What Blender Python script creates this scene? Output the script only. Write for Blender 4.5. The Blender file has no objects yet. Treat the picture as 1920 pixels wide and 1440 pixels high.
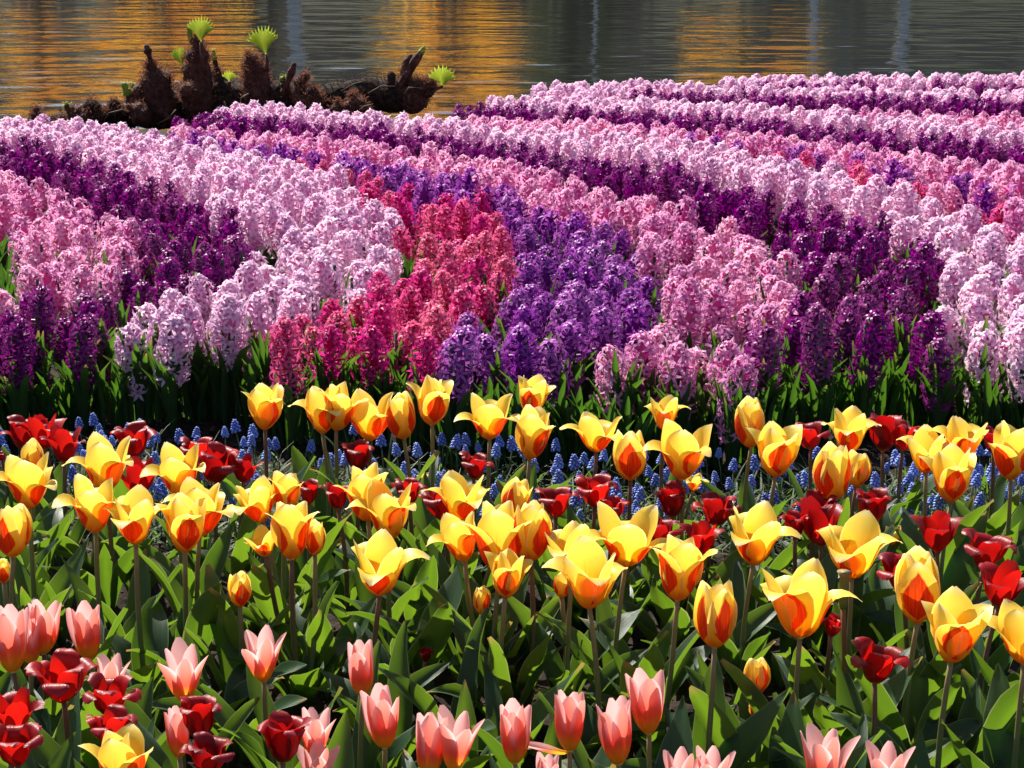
import bpy, math, random
import numpy as np
from mathutils import Vector, Matrix, Euler, noise as mnoise

rnd = random.Random(11)
sc = bpy.context.scene
C = sc.collection
R = math.radians

# ------------------------------------------------------------------ camera, sky, sun, exposure
F = 3200.0                      # focal length in pixels of the 1920 wide photograph
CAM_H = 0.92
PITCH = math.atan(850.0 / F)
cam = bpy.data.objects.new('camera', bpy.data.cameras.new('camera'))
C.objects.link(cam)
cam.data.sensor_width = 36.0
cam.data.lens = 36.0 * F / 1920.0
cam.data.clip_start = 0.05
cam.data.clip_end = 1500.0
cam.location = (0, 0, CAM_H)
cam.rotation_euler = (math.pi / 2 - PITCH, 0, 0)
sc.camera = cam
sc.render.resolution_x, sc.render.resolution_y = 1024, 768

SUN_EL, SUN_AZ = R(47), R(-28)      # azimuth from +Y towards +X
w = bpy.data.worlds.new('World'); sc.world = w; w.use_nodes = True
nt = w.node_tree
sky = nt.nodes.new('ShaderNodeTexSky'); sky.sky_type = 'NISHITA'; sky.sun_disc = False
sky.sun_elevation = SUN_EL; sky.sun_rotation = SUN_AZ
nt.links.new(sky.outputs[0], nt.nodes['Background'].inputs[0])
nt.nodes['Background'].inputs[1].default_value = 0.06
sl = bpy.data.lights.new('sun', 'SUN'); sl.energy = 5.0; sl.angle = R(0.5); sl.color = (1.0, 0.94, 0.84)
so = bpy.data.objects.new('sun', sl); C.objects.link(so)
sdir = Vector((math.sin(SUN_AZ) * math.cos(SUN_EL), math.cos(SUN_AZ) * math.cos(SUN_EL), math.sin(SUN_EL)))
so.rotation_euler = sdir.to_track_quat('Z', 'Y').to_euler()
so.location = sdir * 30
sc.view_settings.view_transform = 'Standard'
sc.view_settings.look = 'None'
sc.view_settings.exposure = 1.14
sc.view_settings.gamma = 1.0
try:
    sc.cycles.use_denoising = True
    sc.cycles.max_bounces = 8; sc.cycles.diffuse_bounces = 4; sc.cycles.glossy_bounces = 3
    sc.cycles.transmission_bounces = 6; sc.cycles.sample_clamp_indirect = 8
except Exception:
    pass

# ------------------------------------------------------------------ pixel <-> place helpers
FWD = Vector((0, math.cos(PITCH), -math.sin(PITCH)))
UP = Vector((0, math.sin(PITCH), math.cos(PITCH)))
CAMP = Vector((0, 0, CAM_H))
def ray(px, py):
    return FWD + Vector((1, 0, 0)) * ((px - 960) / F) + UP * ((720 - py) / F)
def on_plane(px, py, z):
    d = ray(px, py); t = (z - CAM_H) / d.z
    return CAMP + d * t, F / t
def on_wall(px, py, y):
    d = ray(px, py); return CAMP + d * (y / d.y)
def project(p):
    v = Vector(p) - CAMP; z = v.dot(FWD)
    return 960 + F * v.x / z, 720 - F * v.dot(UP) / z, z

# ------------------------------------------------------------------ object helpers
def tag(o, label=None, cat=None, group=None, kind=None):
    if label: o['label'] = label
    if cat: o['category'] = cat
    if group: o['group'] = group
    if kind: o['kind'] = kind
    return o
def empty(name, loc, rz=0.0):
    o = bpy.data.objects.new(name, None); C.objects.link(o)
    o.empty_display_size = 0.02
    o.location = loc; o.rotation_euler = (0, 0, rz)
    return o
def link(name, me, parent=None, loc=(0, 0, 0), rot=(0, 0, 0), scale=1.0, mat=None):
    o = bpy.data.objects.new(name, me); C.objects.link(o)
    o.location = loc; o.rotation_euler = rot
    o.scale = (scale,) * 3 if isinstance(scale, (int, float)) else scale
    if parent: o.parent = parent
    if mat is not None:
        o.material_slots[0].link = 'OBJECT'; o.material_slots[0].material = mat
    return o

class MB:
    """collects vertices, faces, uvs and material indices of one mesh"""
    def __init__(s): s.v = []; s.f = []; s.uv = []; s.m = []
    def grid(s, P, UV, m=0, flip=False):
        nv, nu = len(P), len(P[0]); b = len(s.v)
        for i in range(nv):
            for j in range(nu):
                s.v.append(tuple(P[i][j])); s.uv.append(UV[i][j])
        for i in range(nv - 1):
            for j in range(nu - 1):
                q = (b + i * nu + j, b + i * nu + j + 1, b + (i + 1) * nu + j + 1, b + (i + 1) * nu + j)
                s.f.append(q[::-1] if flip else q); s.m.append(m)
    def tube(s, path, radii, n=8, m=0, cap=True):
        b = len(s.v); k = len(path); fr = Vector((1, 0.2, 0.1))
        for i, p in enumerate(path):
            p = Vector(p)
            t = (Vector(path[min(i + 1, k - 1)]) - Vector(path[max(i - 1, 0)])).normalized()
            a = (fr - t * fr.dot(t)); a = a.normalized() if a.length > 1e-6 else t.orthogonal().normalized()
            fr = a; c = t.cross(a)
            for j in range(n):
                g = 2 * math.pi * j / n
                s.v.append(tuple(p + (a * math.cos(g) + c * math.sin(g)) * radii[i])); s.uv.append((j / n, i / max(1, k - 1)))
        for i in range(k - 1):
            for j in range(n):
                j2 = (j + 1) % n
                s.f.append((b + i * n + j, b + i * n + j2, b + (i + 1) * n + j2, b + (i + 1) * n + j)); s.m.append(m)
        if cap:
            s.f.append(tuple(b + (k - 1) * n + j for j in range(n))); s.m.append(m)
            s.f.append(tuple(b + j for j in reversed(range(n)))); s.m.append(m)
    def poly(s, pts, m=0):
        b = len(s.v)
        for p in pts: s.v.append(tuple(p)); s.uv.append((0.5, 0.5))
        s.f.append(tuple(range(b, b + len(pts)))); s.m.append(m)
    def box(s, x0, x1, y0, y1, z0, z1, m=0):
        b = len(s.v)
        for z in (z0, z1):
            for x, y in ((x0, y0), (x1, y0), (x1, y1), (x0, y1)):
                s.v.append((x, y, z)); s.uv.append((0, 0))
        for q in ((0, 3, 2, 1), (4, 5, 6, 7), (0, 1, 5, 4), (1, 2, 6, 5), (2, 3, 7, 6), (3, 0, 4, 7)):
            s.f.append(tuple(b + i for i in q)); s.m.append(m)
    def mesh(s, name, mats, smooth=True):
        me = bpy.data.meshes.new(name)
        me.from_pydata(s.v, [], s.f)
        for mt in mats: me.materials.append(mt)
        if s.m: me.polygons.foreach_set('material_index', s.m)
        uvl = me.uv_layers.new(name='UVMap')
        li = np.empty(len(me.loops), dtype=np.int32); me.loops.foreach_get('vertex_index', li)
        uvl.data.foreach_set('uv', np.array(s.uv, dtype=np.float32)[li].ravel())
        if smooth: me.polygons.foreach_set('use_smooth', [True] * len(me.polygons))
        me.update()
        return me

# ------------------------------------------------------------------ node helpers
class NT:
    def __init__(s, name):
        s.mat = bpy.data.materials.new(name); s.mat.use_nodes = True
        s.t = s.mat.node_tree; s.t.nodes.clear()
        s.out = s.t.nodes.new('ShaderNodeOutputMaterial')
    def n(s, typ, **kw):
        o = s.t.nodes.new(typ)
        for k, v in kw.items(): setattr(o, k, v)
        return o
    def put(s, inp, v):
        if hasattr(v, 'is_output') or isinstance(v, bpy.types.NodeSocket): s.t.links.new(v, inp)
        elif v is not None:
            if isinstance(v, (tuple, list)) and len(v) == 3 and inp.type == 'RGBA': v = (*v, 1)
            inp.default_value = v
    def math(s, op, a, b=None, c=None, clamp=False):
        o = s.n('ShaderNodeMath', operation=op); o.use_clamp = clamp
        for i, x in enumerate((a, b, c)):
            if x is not None: s.put(o.inputs[i], x)
        return o.outputs[0]
    def mix(s, f, a, b):
        o = s.n('ShaderNodeMix', data_type='RGBA')
        s.put(o.inputs[0], f); s.put(o.inputs[6], a); s.put(o.inputs[7], b)
        return o.outputs[2]
    def step(s, x, a, b):       # smooth ramp 0..1 from a to b
        o = s.n('ShaderNodeMapRange', interpolation_type='SMOOTHSTEP')
        s.put(o.inputs[0], x); o.inputs[1].default_value = a; o.inputs[2].default_value = b
        return o.outputs[0]
    def uv(s):
        u = s.n('ShaderNodeUVMap'); u.uv_map = 'UVMap'
        sp = s.n('ShaderNodeSeparateXYZ'); s.t.links.new(u.outputs[0], sp.inputs[0])
        return u.outputs[0], sp.outputs[0], sp.outputs[1]
    def noise(s, vec, scale, detail=2.0, rough=0.5):
        o = s.n('ShaderNodeTexNoise'); o.inputs['Scale'].default_value = scale
        o.inputs['Detail'].default_value = detail; o.inputs['Roughness'].default_value = rough
        if vec is not None: s.t.links.new(vec, o.inputs['Vector'])
        return o.outputs[0]
    def mapping(s, vec, scale):
        o = s.n('ShaderNodeMapping'); s.t.links.new(vec, o.inputs[0]); o.inputs['Scale'].default_value = scale
        return o.outputs[0]
    def obj_random(s): return s.n('ShaderNodeObjectInfo').outputs['Random']
    def coords(s): return s.n('ShaderNodeTexCoord').outputs['Object']
    def world(s): return s.n('ShaderNodeNewGeometry').outputs['Position']
    def leafy(s, col, tcol, trans=0.45, rough=0.45, spec=0.4, bump=None, sheen=0.0):
        p = s.n('ShaderNodeBsdfPrincipled')
        s.put(p.inputs['Base Color'], col); s.put(p.inputs['Roughness'], rough)
        p.inputs['Specular IOR Level'].default_value = spec
        t = s.n('ShaderNodeBsdfTranslucent'); s.put(t.inputs[0], tcol)
        if bump is not None:
            b = s.n('ShaderNodeBump'); b.inputs['Strength'].default_value = bump[1]; b.inputs['Distance'].default_value = bump[2]
            s.t.links.new(bump[0], b.inputs['Height'])
            s.t.links.new(b.outputs[0], p.inputs['Normal'])
        m = s.n('ShaderNodeMixShader'); s.put(m.inputs[0], trans)
        s.t.links.new(p.outputs[0], m.inputs[1]); s.t.links.new(t.outputs[0], m.inputs[2])
        s.t.links.new(m.outputs[0], s.out.inputs[0])
        return s.mat
    def solid(s, col, rough=0.6, spec=0.4, bump=None):
        p = s.n('ShaderNodeBsdfPrincipled')
        s.put(p.inputs['Base Color'], col); s.put(p.inputs['Roughness'], rough)
        p.inputs['Specular IOR Level'].default_value = spec
        if bump is not None:
            b = s.n('ShaderNodeBump'); b.inputs['Strength'].default_value = bump[1]; b.inputs['Distance'].default_value = bump[2]
            s.t.links.new(bump[0], b.inputs['Height']); s.t.links.new(b.outputs[0], p.inputs['Normal'])
        s.t.links.new(p.outputs[0], s.out.inputs[0])
        return s.mat

# ------------------------------------------------------------------ materials
def yellow_petal(name, flame):
    """a petal: yellow, orange towards its foot; the outer petals carry a red flame on their outer face"""
    s = NT(name); uv, u, v = s.uv()
    au = s.math('ABSOLUTE', s.math('MULTIPLY_ADD', u, 2.0, -1.0))
    nz = s.noise(s.mapping(uv, (26.0, 2.5, 1)), 1.0, 3)
    nzw = s.noise(s.mapping(uv, (5, 4, 1)), 1.0, 2)
    rn = s.obj_random()
    yel = s.mix(s.step(v, 0.3, 1.0), (0.96, 0.60, 0.025), (0.97, 0.79, 0.13))
    edge = s.step(s.math('MAXIMUM', s.math('MULTIPLY', au, 0.96), v), 0.86, 1.0)
    yel = s.mix(s.math('MULTIPLY', edge, 0.8), yel, (0.95, 0.86, 0.52))
    yel = s.mix(s.math('MULTIPLY', rn, 0.28), yel, (0.95, 0.50, 0.02))
    yel = s.mix(s.math('MULTIPLY', s.step(nz, 0.5, 0.8), 0.22), yel, (0.93, 0.48, 0.03))
    foot = s.step(s.math('ADD', v, s.math('MULTIPLY_ADD', nz, 0.16, -0.08)), 0.34, 0.05)
    yel = s.mix(s.math('MULTIPLY', foot, 0.85), yel, (0.90, 0.28, 0.010))
    back = s.n('ShaderNodeNewGeometry').outputs['Backfacing']      # 1 on the inner face of the petal
    streak = s.math('MULTIPLY', s.step(nz, 0.5, 0.68), s.math('MULTIPLY', s.step(au, 0.42, 0.0), s.step(v, 0.72, 0.2)))
    inner = s.mix(s.math('MULTIPLY', streak, 0.55), yel, (0.78, 0.20, 0.01))
    if flame:
        lim = s.math('ADD', s.math('MULTIPLY', s.step(v, 1.0, 0.48), 0.72), s.math('MULTIPLY_ADD', nzw, 0.34, -0.17))
        lim = s.math('MULTIPLY', lim, s.step(v, 0.10, 0.36))
        fl = s.step(s.math('SUBTRACT', lim, au), -0.02, 0.10)
        red = s.mix(s.step(nz, 0.35, 0.75), (0.66, 0.028, 0.004), (0.86, 0.11, 0.006))
        outer = s.mix(fl, yel, red)
    else:
        outer = s.mix(s.math('MULTIPLY', streak, 0.8), yel, (0.80, 0.14, 0.006))
    col = s.mix(back, outer, inner)
    return s.leafy(col, col, 0.5, 0.42, 0.35, (nz, 0.25, 0.002))
def red_petal():
    s = NT('red_petal'); uv, u, v = s.uv()
    au = s.math('ABSOLUTE', s.math('MULTIPLY_ADD', u, 2.0, -1.0))
    nz = s.noise(s.mapping(uv, (22, 2, 1)), 1.0, 3)
    rn = s.obj_random()
    col = s.mix(rn, (0.17, 0.0015, 0.006), (0.36, 0.004, 0.007))
    edge = s.step(s.math('MAXIMUM', s.math('MULTIPLY', au, 0.9), v), 0.84, 1.0)
    col = s.mix(s.math('MULTIPLY', edge, 0.40), col, (0.34, 0.03, 0.07))
    col = s.mix(s.step(v, 0.16, 0.0), col, (0.75, 0.16, 0.006))
    tc = s.mix(s.step(v, 0.22, 0.02), s.mix(rn, (0.42, 0.004, 0.005), (0.82, 0.014, 0.007)), (0.95, 0.25, 0.01))
    return s.leafy(col, tc, 0.40, 0.38, 0.4, (nz, 0.35, 0.002))
def pink_petal():
    s = NT('pink_petal'); uv, u, v = s.uv()
    au = s.math('ABSOLUTE', s.math('MULTIPLY_ADD', u, 2.0, -1.0))
    nz = s.noise(s.mapping(uv, (24, 2, 1)), 1.0, 3)
    back = s.n('ShaderNodeNewGeometry').outputs['Backfacing']
    vv = s.math('ADD', v, s.math('MULTIPLY_ADD', nz, 0.12, -0.06))
    out = s.mix(s.step(vv, 0.36, 1.0), (0.86, 0.11, 0.055), (0.90, 0.34, 0.28))
    out = s.mix(s.math('MULTIPLY', s.step(au, 0.45, 1.0), s.step(v, 0.35, 0.75)), out, (0.93, 0.66, 0.64))
    out = s.mix(s.step(vv, 0.50, 0.14), out, (0.97, 0.46, 0.02))
    out = s.mix(s.math('MULTIPLY', s.step(nz, 0.48, 0.75), 0.3), out, (0.86, 0.14, 0.10))
    inn = s.mix(s.step(vv, 0.15, 0.42), (0.92, 0.48, 0.04), (0.92, 0.52, 0.50))
    col = s.mix(back, out, inn)
    return s.leafy(col, col, 0.48, 0.4, 0.4, (nz, 0.25, 0.002))
YO, YI, RP, PP = yellow_petal('yellow_petal_with_flame', True), yellow_petal('yellow_petal_plain', False), red_petal(), pink_petal()

def leaf_mat(name, c0, c1, t0, t1, trans=0.42, rough=0.42, edge=True):
    s = NT(name); uv, u, v = s.uv(); rn = s.obj_random()
    au = s.math('ABSOLUTE', s.math('MULTIPLY_ADD', u, 2.0, -1.0))
    vein = s.noise(s.mapping(uv, (40, 1.2, 1)), 1.0, 2)
    blot = s.noise(s.mapping(uv, (3, 5, 1)), 1.0, 3)
    f = s.math('MULTIPLY_ADD', blot, 0.5, s.math('MULTIPLY', rn, 0.5))
    col = s.mix(f, c0, c1)
    col = s.mix(s.math('MULTIPLY', s.step(vein, 0.5, 0.75), 0.35), col, tuple(x * 1.6 for x in c1))
    tc = s.mix(f, t0, t1)
    tipb = s.math('MULTIPLY', s.step(v, 0.90, 1.0), s.step(rn, 0.6, 0.75))
    col = s.mix(tipb, col, (0.30, 0.22, 0.08)); tc = s.mix(tipb, tc, (0.35, 0.24, 0.06))
    if edge:
        e = s.math('MULTIPLY', s.step(au, 0.92, 0.99), 0.6)
        col = s.mix(e, col, (0.30, 0.34, 0.20)); tc = s.mix(e, tc, (0.4, 0.45, 0.15))
    return s.leafy(col, tc, trans, rough, 0.45, (vein, 0.35, 0.002))
TULIP_LEAF = leaf_mat('tulip_leaf', (0.024, 0.060, 0.034), (0.045, 0.095, 0.040), (0.085, 0.19, 0.009), (0.20, 0.34, 0.015))
HY_LEAF = leaf_mat('hyacinth_leaf', (0.020, 0.055, 0.018), (0.036, 0.085, 0.022), (0.07, 0.19, 0.012), (0.12, 0.26, 0.02), 0.35, 0.35, False)
GRASS = leaf_mat('grass_blade', (0.035, 0.075, 0.02), (0.06, 0.11, 0.03), (0.10, 0.24, 0.02), (0.17, 0.3, 0.03), 0.4, 0.45, False)

s = NT('tulip_stem'); u_, a_, b_ = s.uv()
STEM = s.leafy(s.mix(s.step(b_, 0.35, 1.0), (0.13, 0.19, 0.06), (0.28, 0.21, 0.09)), (0.2, 0.2, 0.05), 0.15, 0.45, 0.4)
s = NT('dark_tulip_stem'); u_, a_, b_ = s.uv()
DSTEM = s.leafy(s.mix(s.step(b_, 0.2, 1.0), (0.12, 0.14, 0.05), (0.18, 0.085, 0.045)), (0.15, 0.08, 0.03), 0.15, 0.45, 0.4)
s = NT('hyacinth_stem'); HSTEM = s.solid((0.05, 0.06, 0.03), 0.5)
s = NT('pistil'); PIST = s.solid((0.75, 0.58, 0.12), 0.5)
s = NT('muscari_stem'); MSTEM = s.solid((0.07, 0.13, 0.05), 0.5)

KINDS = {   # petal colours: middle, edge, throat, glow
    'pale':    ((0.90, 0.51, 0.75), (0.95, 0.81, 0.92), (0.76, 0.28, 0.54), 0.44, 0.5),
    'purple':  ((0.22, 0.004, 0.165), (0.38, 0.014, 0.29), (0.14, 0.002, 0.11), 0.36, 0.42),
    'crimson': ((0.72, 0.035, 0.22), (0.86, 0.15, 0.37), (0.55, 0.012, 0.12), 0.42, 0.5),
    'violet':  ((0.31, 0.026, 0.36), (0.56, 0.14, 0.60), (0.20, 0.008, 0.26), 0.36, 0.45),
    'rose':    ((0.84, 0.29, 0.57), (0.92, 0.58, 0.77), (0.72, 0.14, 0.39), 0.44, 0.5),
}
KEYS = list(KINDS)
def hyacinth_mat(k, stuff):
    mid, edge, throat, trans, rough = KINDS[k]
    s = NT(k + '_floret' + ('_mass' if stuff else '')); uv, u, v = s.uv()
    if stuff:
        a = s.n('ShaderNodeAttribute'); a.attribute_name = 'plant'; rn = a.outputs['Fac']
    else:
        rn = s.obj_random()
    au = s.math('ABSOLUTE', s.math('MULTIPLY_ADD', u, 2.0, -1.0))
    col = s.mix(s.step(au, 0.15, 0.8), mid, edge)
    col = s.mix(s.step(v, 0.42, 0.0), col, throat)
    hs = s.n('ShaderNodeHueSaturation')
    s.put(hs.inputs['Hue'], s.math('MULTIPLY_ADD', rn, 0.024, 0.486))
    s.put(hs.inputs['Saturation'], s.math('MULTIPLY_ADD', rn, -0.25, 1.12))
    s.put(hs.inputs['Value'], s.math('MULTIPLY_ADD', rn, 0.22, 0.86))
    s.put(hs.inputs['Color'], col)
    return s.leafy(hs.outputs[0], hs.outputs[0], trans, rough, 0.12 if stuff else 0.3)
HM = {k: hyacinth_mat(k, False) for k in KEYS}
HMS = {k: hyacinth_mat(k, True) for k in KEYS}

s = NT('muscari_bells'); c = s.coords(); rn = s.obj_random()
MUS = s.solid(s.mix(rn, (0.10, 0.16, 0.52), (0.22, 0.32, 0.74)), 0.5, 0.4)
s = NT('muscari_rims'); MUSR = s.solid((0.42, 0.50, 0.80), 0.5)

s = NT('soil'); c = s.world()
n1 = s.noise(c, 9, 6, 0.65); n2 = s.noise(c, 90, 5, 0.7)
SOIL = s.solid(s.mix(s.step(s.math('MULTIPLY_ADD', n2, 0.6, s.math('MULTIPLY', n1, 0.4)), 0.38, 0.65), (0.009, 0.006, 0.0045), (0.045, 0.030, 0.021)), 0.95, 0.2, (n2, 0.9, 0.01))
s = NT('soil_crumb'); c = s.world(); n1 = s.noise(c, 60, 4)
CRUMB = s.solid(s.mix(n1, (0.014, 0.010, 0.007), (0.09, 0.063, 0.045)), 0.95, 0.2)
s = NT('bark_fibre'); c = s.world(); n1 = s.noise(c, 45, 5, 0.7); n2 = s.noise(c, 8, 3)
RHIZ = s.solid(s.mix(s.step(n1, 0.35, 0.7), (0.008, 0.005, 0.004), s.mix(n2, (0.05, 0.028, 0.018), (0.09, 0.05, 0.035))), 0.9, 0.2, (n1, 1.0, 0.03))
s = NT('shoot_skin'); c = s.world(); n1 = s.noise(c, 40, 5, 0.7)
SHOOT = s.solid(s.mix(s.step(n1, 0.35, 0.7), (0.028, 0.009, 0.006), (0.12, 0.042, 0.028)), 0.75, 0.25, (n1, 0.8, 0.02))
s = NT('shoot_hair'); c = s.world(); n1 = s.noise(c, 25, 2)
HAIR = s.leafy(s.mix(n1, (0.045, 0.018, 0.012), (0.22, 0.11, 0.08)), (0.26, 0.10, 0.06), 0.35, 0.7, 0.2)
s = NT('root_fibre'); c = s.world(); n1 = s.noise(c, 30, 2)
FIBRE = s.leafy(s.mix(s.step(n1, 0.4, 0.65), (0.014, 0.009, 0.006), (0.13, 0.085, 0.06)), (0.08, 0.05, 0.03), 0.2, 0.7, 0.25)
s = NT('gunnera_leaf'); uv, a_, b_ = s.uv(); nn = s.noise(s.mapping(uv, (14, 3, 1)), 1.0, 3)
GLEAF = s.leafy(s.mix(nn, (0.16, 0.24, 0.02), (0.34, 0.42, 0.06)), s.mix(nn, (0.36, 0.48, 0.03), (0.62, 0.70, 0.10)), 0.5, 0.5, 0.3)
s = NT('bud_green'); c = s.coords(); GBUD = s.leafy(s.mix(s.noise(c, 30, 3), (0.10, 0.14, 0.015), (0.26, 0.32, 0.04)), (0.3, 0.36, 0.04), 0.3, 0.6, 0.3)

# ------------------------------------------------------------------ the setting: ground, water, far bank
EDGE_PX = [(-2500, 243), (0, 243), (850, 243), (930, 222), (1050, 200), (1400, 182), (1920, 168), (3000, 150)]
EDGE = [on_plane(px, py, 0.0)[0] for px, py in EDGE_PX]
def edge_y(x):
    for a, b in zip(EDGE, EDGE[1:]):
        if x <= b.x: break
    t = (x - a.x) / (b.x - a.x)
    return a.y + (b.y - a.y) * min(1.5, max(-0.5, t))
def ground_z(x, y):
    h = 0.016 * mnoise.fractal(Vector((x * 4, y * 4, 0)), 0.9, 2.1, 3) + 0.008 * mnoise.noise(Vector((x * 31, y * 31, 3)))
    d = y - edge_y(x) + 0.15 * mnoise.noise(Vector((x * 1.5, 5, 0)))
    if d > 0: h -= min(0.9, d * 0.75)
    return h
mb = MB(); P = []; UVs = []
ys = [-6, -2, 0.3] + [0.9 * (12.5 / 0.9) ** (i / 330) for i in range(331)] + [16]
us = [-40, -8, -2.2] + [-1 + 2 * i / 230 for i in range(231)] + [2.2, 8, 40]
for y in ys:
    hw = 0.36 * max(y, 0.9) + 0.35
    P.append([(u * hw, y, ground_z(u * hw, y) if y < 15 else -0.9) for u in us]); UVs.append([(0, 0)] * len(us))
mb.grid(P, UVs)
tag(link('ground', mb.mesh('ground', [SOIL])), kind='structure')

s = NT('lake_water'); c = s.world()
wv = s.noise(s.mapping(c, (0.6, 1.2, 1)), 2.0, 1.5, 0.5)
wv2 = s.noise(s.mapping(c, (0.8, 1.3, 1)), 0.8, 2.0, 0.5)
wv3 = s.noise(s.mapping(c, (1.0, 1.1, 1)), 19.0, 1.0, 0.5)
hgt = s.math('ADD', s.math('MULTIPLY', wv, 0.55), s.math('ADD', s.math('MULTIPLY', wv2, 1.5), s.math('MULTIPLY', wv3, 0.03)))
p = s.n('ShaderNodeBsdfPrincipled')
p.inputs['Base Color'].default_value = (0.022, 0.024, 0.022, 1); p.inputs['Roughness'].default_value = 0.07
p.inputs['IOR'].default_value = 1.9; p.inputs['Specular IOR Level'].default_value = 0.5
bp = s.n('ShaderNodeBump'); bp.inputs['Strength'].default_value = 1.0; bp.inputs['Distance'].default_value = 0.047
s.t.links.new(hgt, bp.inputs['Height']); s.t.links.new(bp.outputs[0], p.inputs['Normal'])
s.t.links.new(p.outputs[0], s.out.inputs[0])
WATER = s.mat
WZ = -0.28
mb = MB(); xs = [-300, -60, -12, 12, 60, 300]; yy = [-40, 4, 12, 25, 45, 60]
mb.grid([[(x, y, WZ) for x in xs] for y in yy], [[(0, 0)] * len(xs) for _ in yy])
tag(link('lake_water', mb.mesh('lake_water', [WATER])), kind='structure')

FB = 43.0
s = NT('bank_turf'); c = s.world(); n1 = s.noise(c, 1.5, 5)
TURF = s.solid(s.mix(n1, (0.02, 0.03, 0.012), (0.05, 0.055, 0.025)), 0.9, 0.2)
mb = MB(); xs = [-400, -60] + [-40 + 2 * i for i in range(41)] + [60, 400]
prof = [(-1.0, -0.9), (0, 0.0), (1.0, 0.25), (6, 0.4), (20, 0.5), (300, 1.5), (900, 2)]
mb.grid([[(x, FB + dy + 0.5 * mnoise.noise(Vector((x * 0.3, 0, 0))), z + (0.08 * mnoise.noise(Vector((x, dy, 0))) if z > 0.1 else 0)) for x in xs] for dy, z in prof],
        [[(0, 0)] * len(xs) for _ in prof])
tag(link('far_bank', mb.mesh('far_bank', [TURF])), kind='structure')

def bank_x(px, y): return (px - 960) / F * (y * math.cos(PITCH) + (CAM_H) * math.sin(PITCH))
def crown_mesh(name, rx, ry, z0, z1, n, size, mat, seed, clumps=60):
    g = random.Random(seed); mb = MB()
    cl = []
    for _ in range(clumps):
        a, t = g.uniform(0, 6.283), g.uniform(0, 1); rr = math.sqrt(g.uniform(0.05, 1))
        k = math.sin(math.pi * min(1, 0.18 + 0.8 * t)) ** 0.6
        cl.append((rx * rr * k * math.cos(a), ry * rr * k * math.sin(a), z0 + (z1 - z0) * t, g.uniform(0.15, 0.35) * rx))
    for _ in range(n):
        cx, cy, cz, cr = g.choice(cl)
        d = Vector((g.gauss(0, 1), g.gauss(0, 1), g.gauss(0, 0.8))) * cr * 0.6
        p = Vector((cx, cy, max(z0 * 0.7, cz))) + d
        e = Euler((g.uniform(0, 6.28), g.uniform(0, 6.28), g.uniform(0, 6.28)))
        a, b = e.to_matrix() @ Vector((size, 0, 0)), e.to_matrix() @ Vector((0, size * 0.5, 0))
        mb.poly([p - a, p + b, p + a, p - b])
    return mb.mesh(name, [mat], smooth=False)
def crown_mat(name, c0, c1, t0, t1, tr=0.55):
    s = NT(name); n1 = s.noise(s.world(), 1.2, 3)
    return s.leafy(s.mix(n1, c0, c1), s.mix(n1, t0, t1), tr, 0.6, 0.2)
GOLD = crown_mat('golden_leaf', (0.90, 0.36, 0.008), (0.95, 0.52, 0.02), (0.99, 0.46, 0.008), (0.99, 0.66, 0.04), 0.76)
DGREEN = crown_mat('dark_leaf', (0.03, 0.05, 0.012), (0.06, 0.08, 0.02), (0.06, 0.10, 0.01), (0.12, 0.16, 0.03), 0.3)
s = NT('bark'); BARK = s.solid(s.mix(s.noise(s.world(), 8, 4), (0.03, 0.022, 0.018), (0.09, 0.07, 0.055)), 0.9, 0.2)
def shrub(name, px, y, wpx, z0, z1, n, mat, label, cat, trunk_r=0.12, seed=1, size=0.10):
    x = bank_x(px, y); e = empty(name, (x, y, 0.2)); tag(e, label, cat, 'trees and shrubs along the far bank')
    rx = wpx / 76 / 2
    m = MB()
    m.tube([(0, 0, -0.1), (0.05, 0, z0 + 0.4), (0.0, 0.1, (z0 + z1) / 2), (0.1, 0, z1 * 0.9)], [trunk_r, trunk_r * 0.8, trunk_r * 0.5, trunk_r * 0.15], 8)
    for k in range(6):
        a = k * 1.05; m.tube([(0, 0, z0 + 0.2), (rx * 0.4 * math.cos(a), rx * 0.4 * math.sin(a), z0 + (z1 - z0) * 0.4), (rx * 0.7 * math.cos(a), rx * 0.7 * math.sin(a), z0 + (z1 - z0) * 0.75)], [trunk_r * 0.5, trunk_r * 0.3, trunk_r * 0.1], 6)
    link('trunk', m.mesh('shrub_trunk', [BARK]), e)
    link('crown', crown_mesh('shrub_crown', rx, rx * 0.25, z0, z1, n, size, mat, seed), e)
G_ = 'golden shrub across the lake, mirrored as '
shrub('golden_shrub', 60, 44.5, 170, 1.4, 4.6, 1500, GOLD, G_ + 'the faint streaks left of the hairy stump', 'shrub', seed=3)
shrub('golden_shrub', 300, 44.5, 330, 0.6, 6.2, 5200, GOLD, G_ + 'the orange patch behind the hairy stump', 'shrub', seed=4)
shrub('golden_shrub', 845, 44.5, 300, 0.2, 7.0, 5200, GOLD, G_ + 'the bright orange block above the fallen log', 'shrub', seed=5)
shrub('golden_shrub', 1395, 45.5, 290, 1.9, 6.8, 3000, GOLD, G_ + 'the yellow glow above the pale pink rows', 'shrub', seed=6)
shrub('green_shrub', 1075, 44.5, 190, 0.1, 7.0, 5000, DGREEN, 'dark green shrub on the far bank beside the orange reflection', 'shrub', seed=7, size=0.12)
shrub('shade_tree', 488, 44.0, 260, 4.5, 9.5, 1800, DGREEN, 'dark trunked tree on the far bank between two orange reflections', 'tree', 0.26, seed=8, size=0.14)

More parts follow.
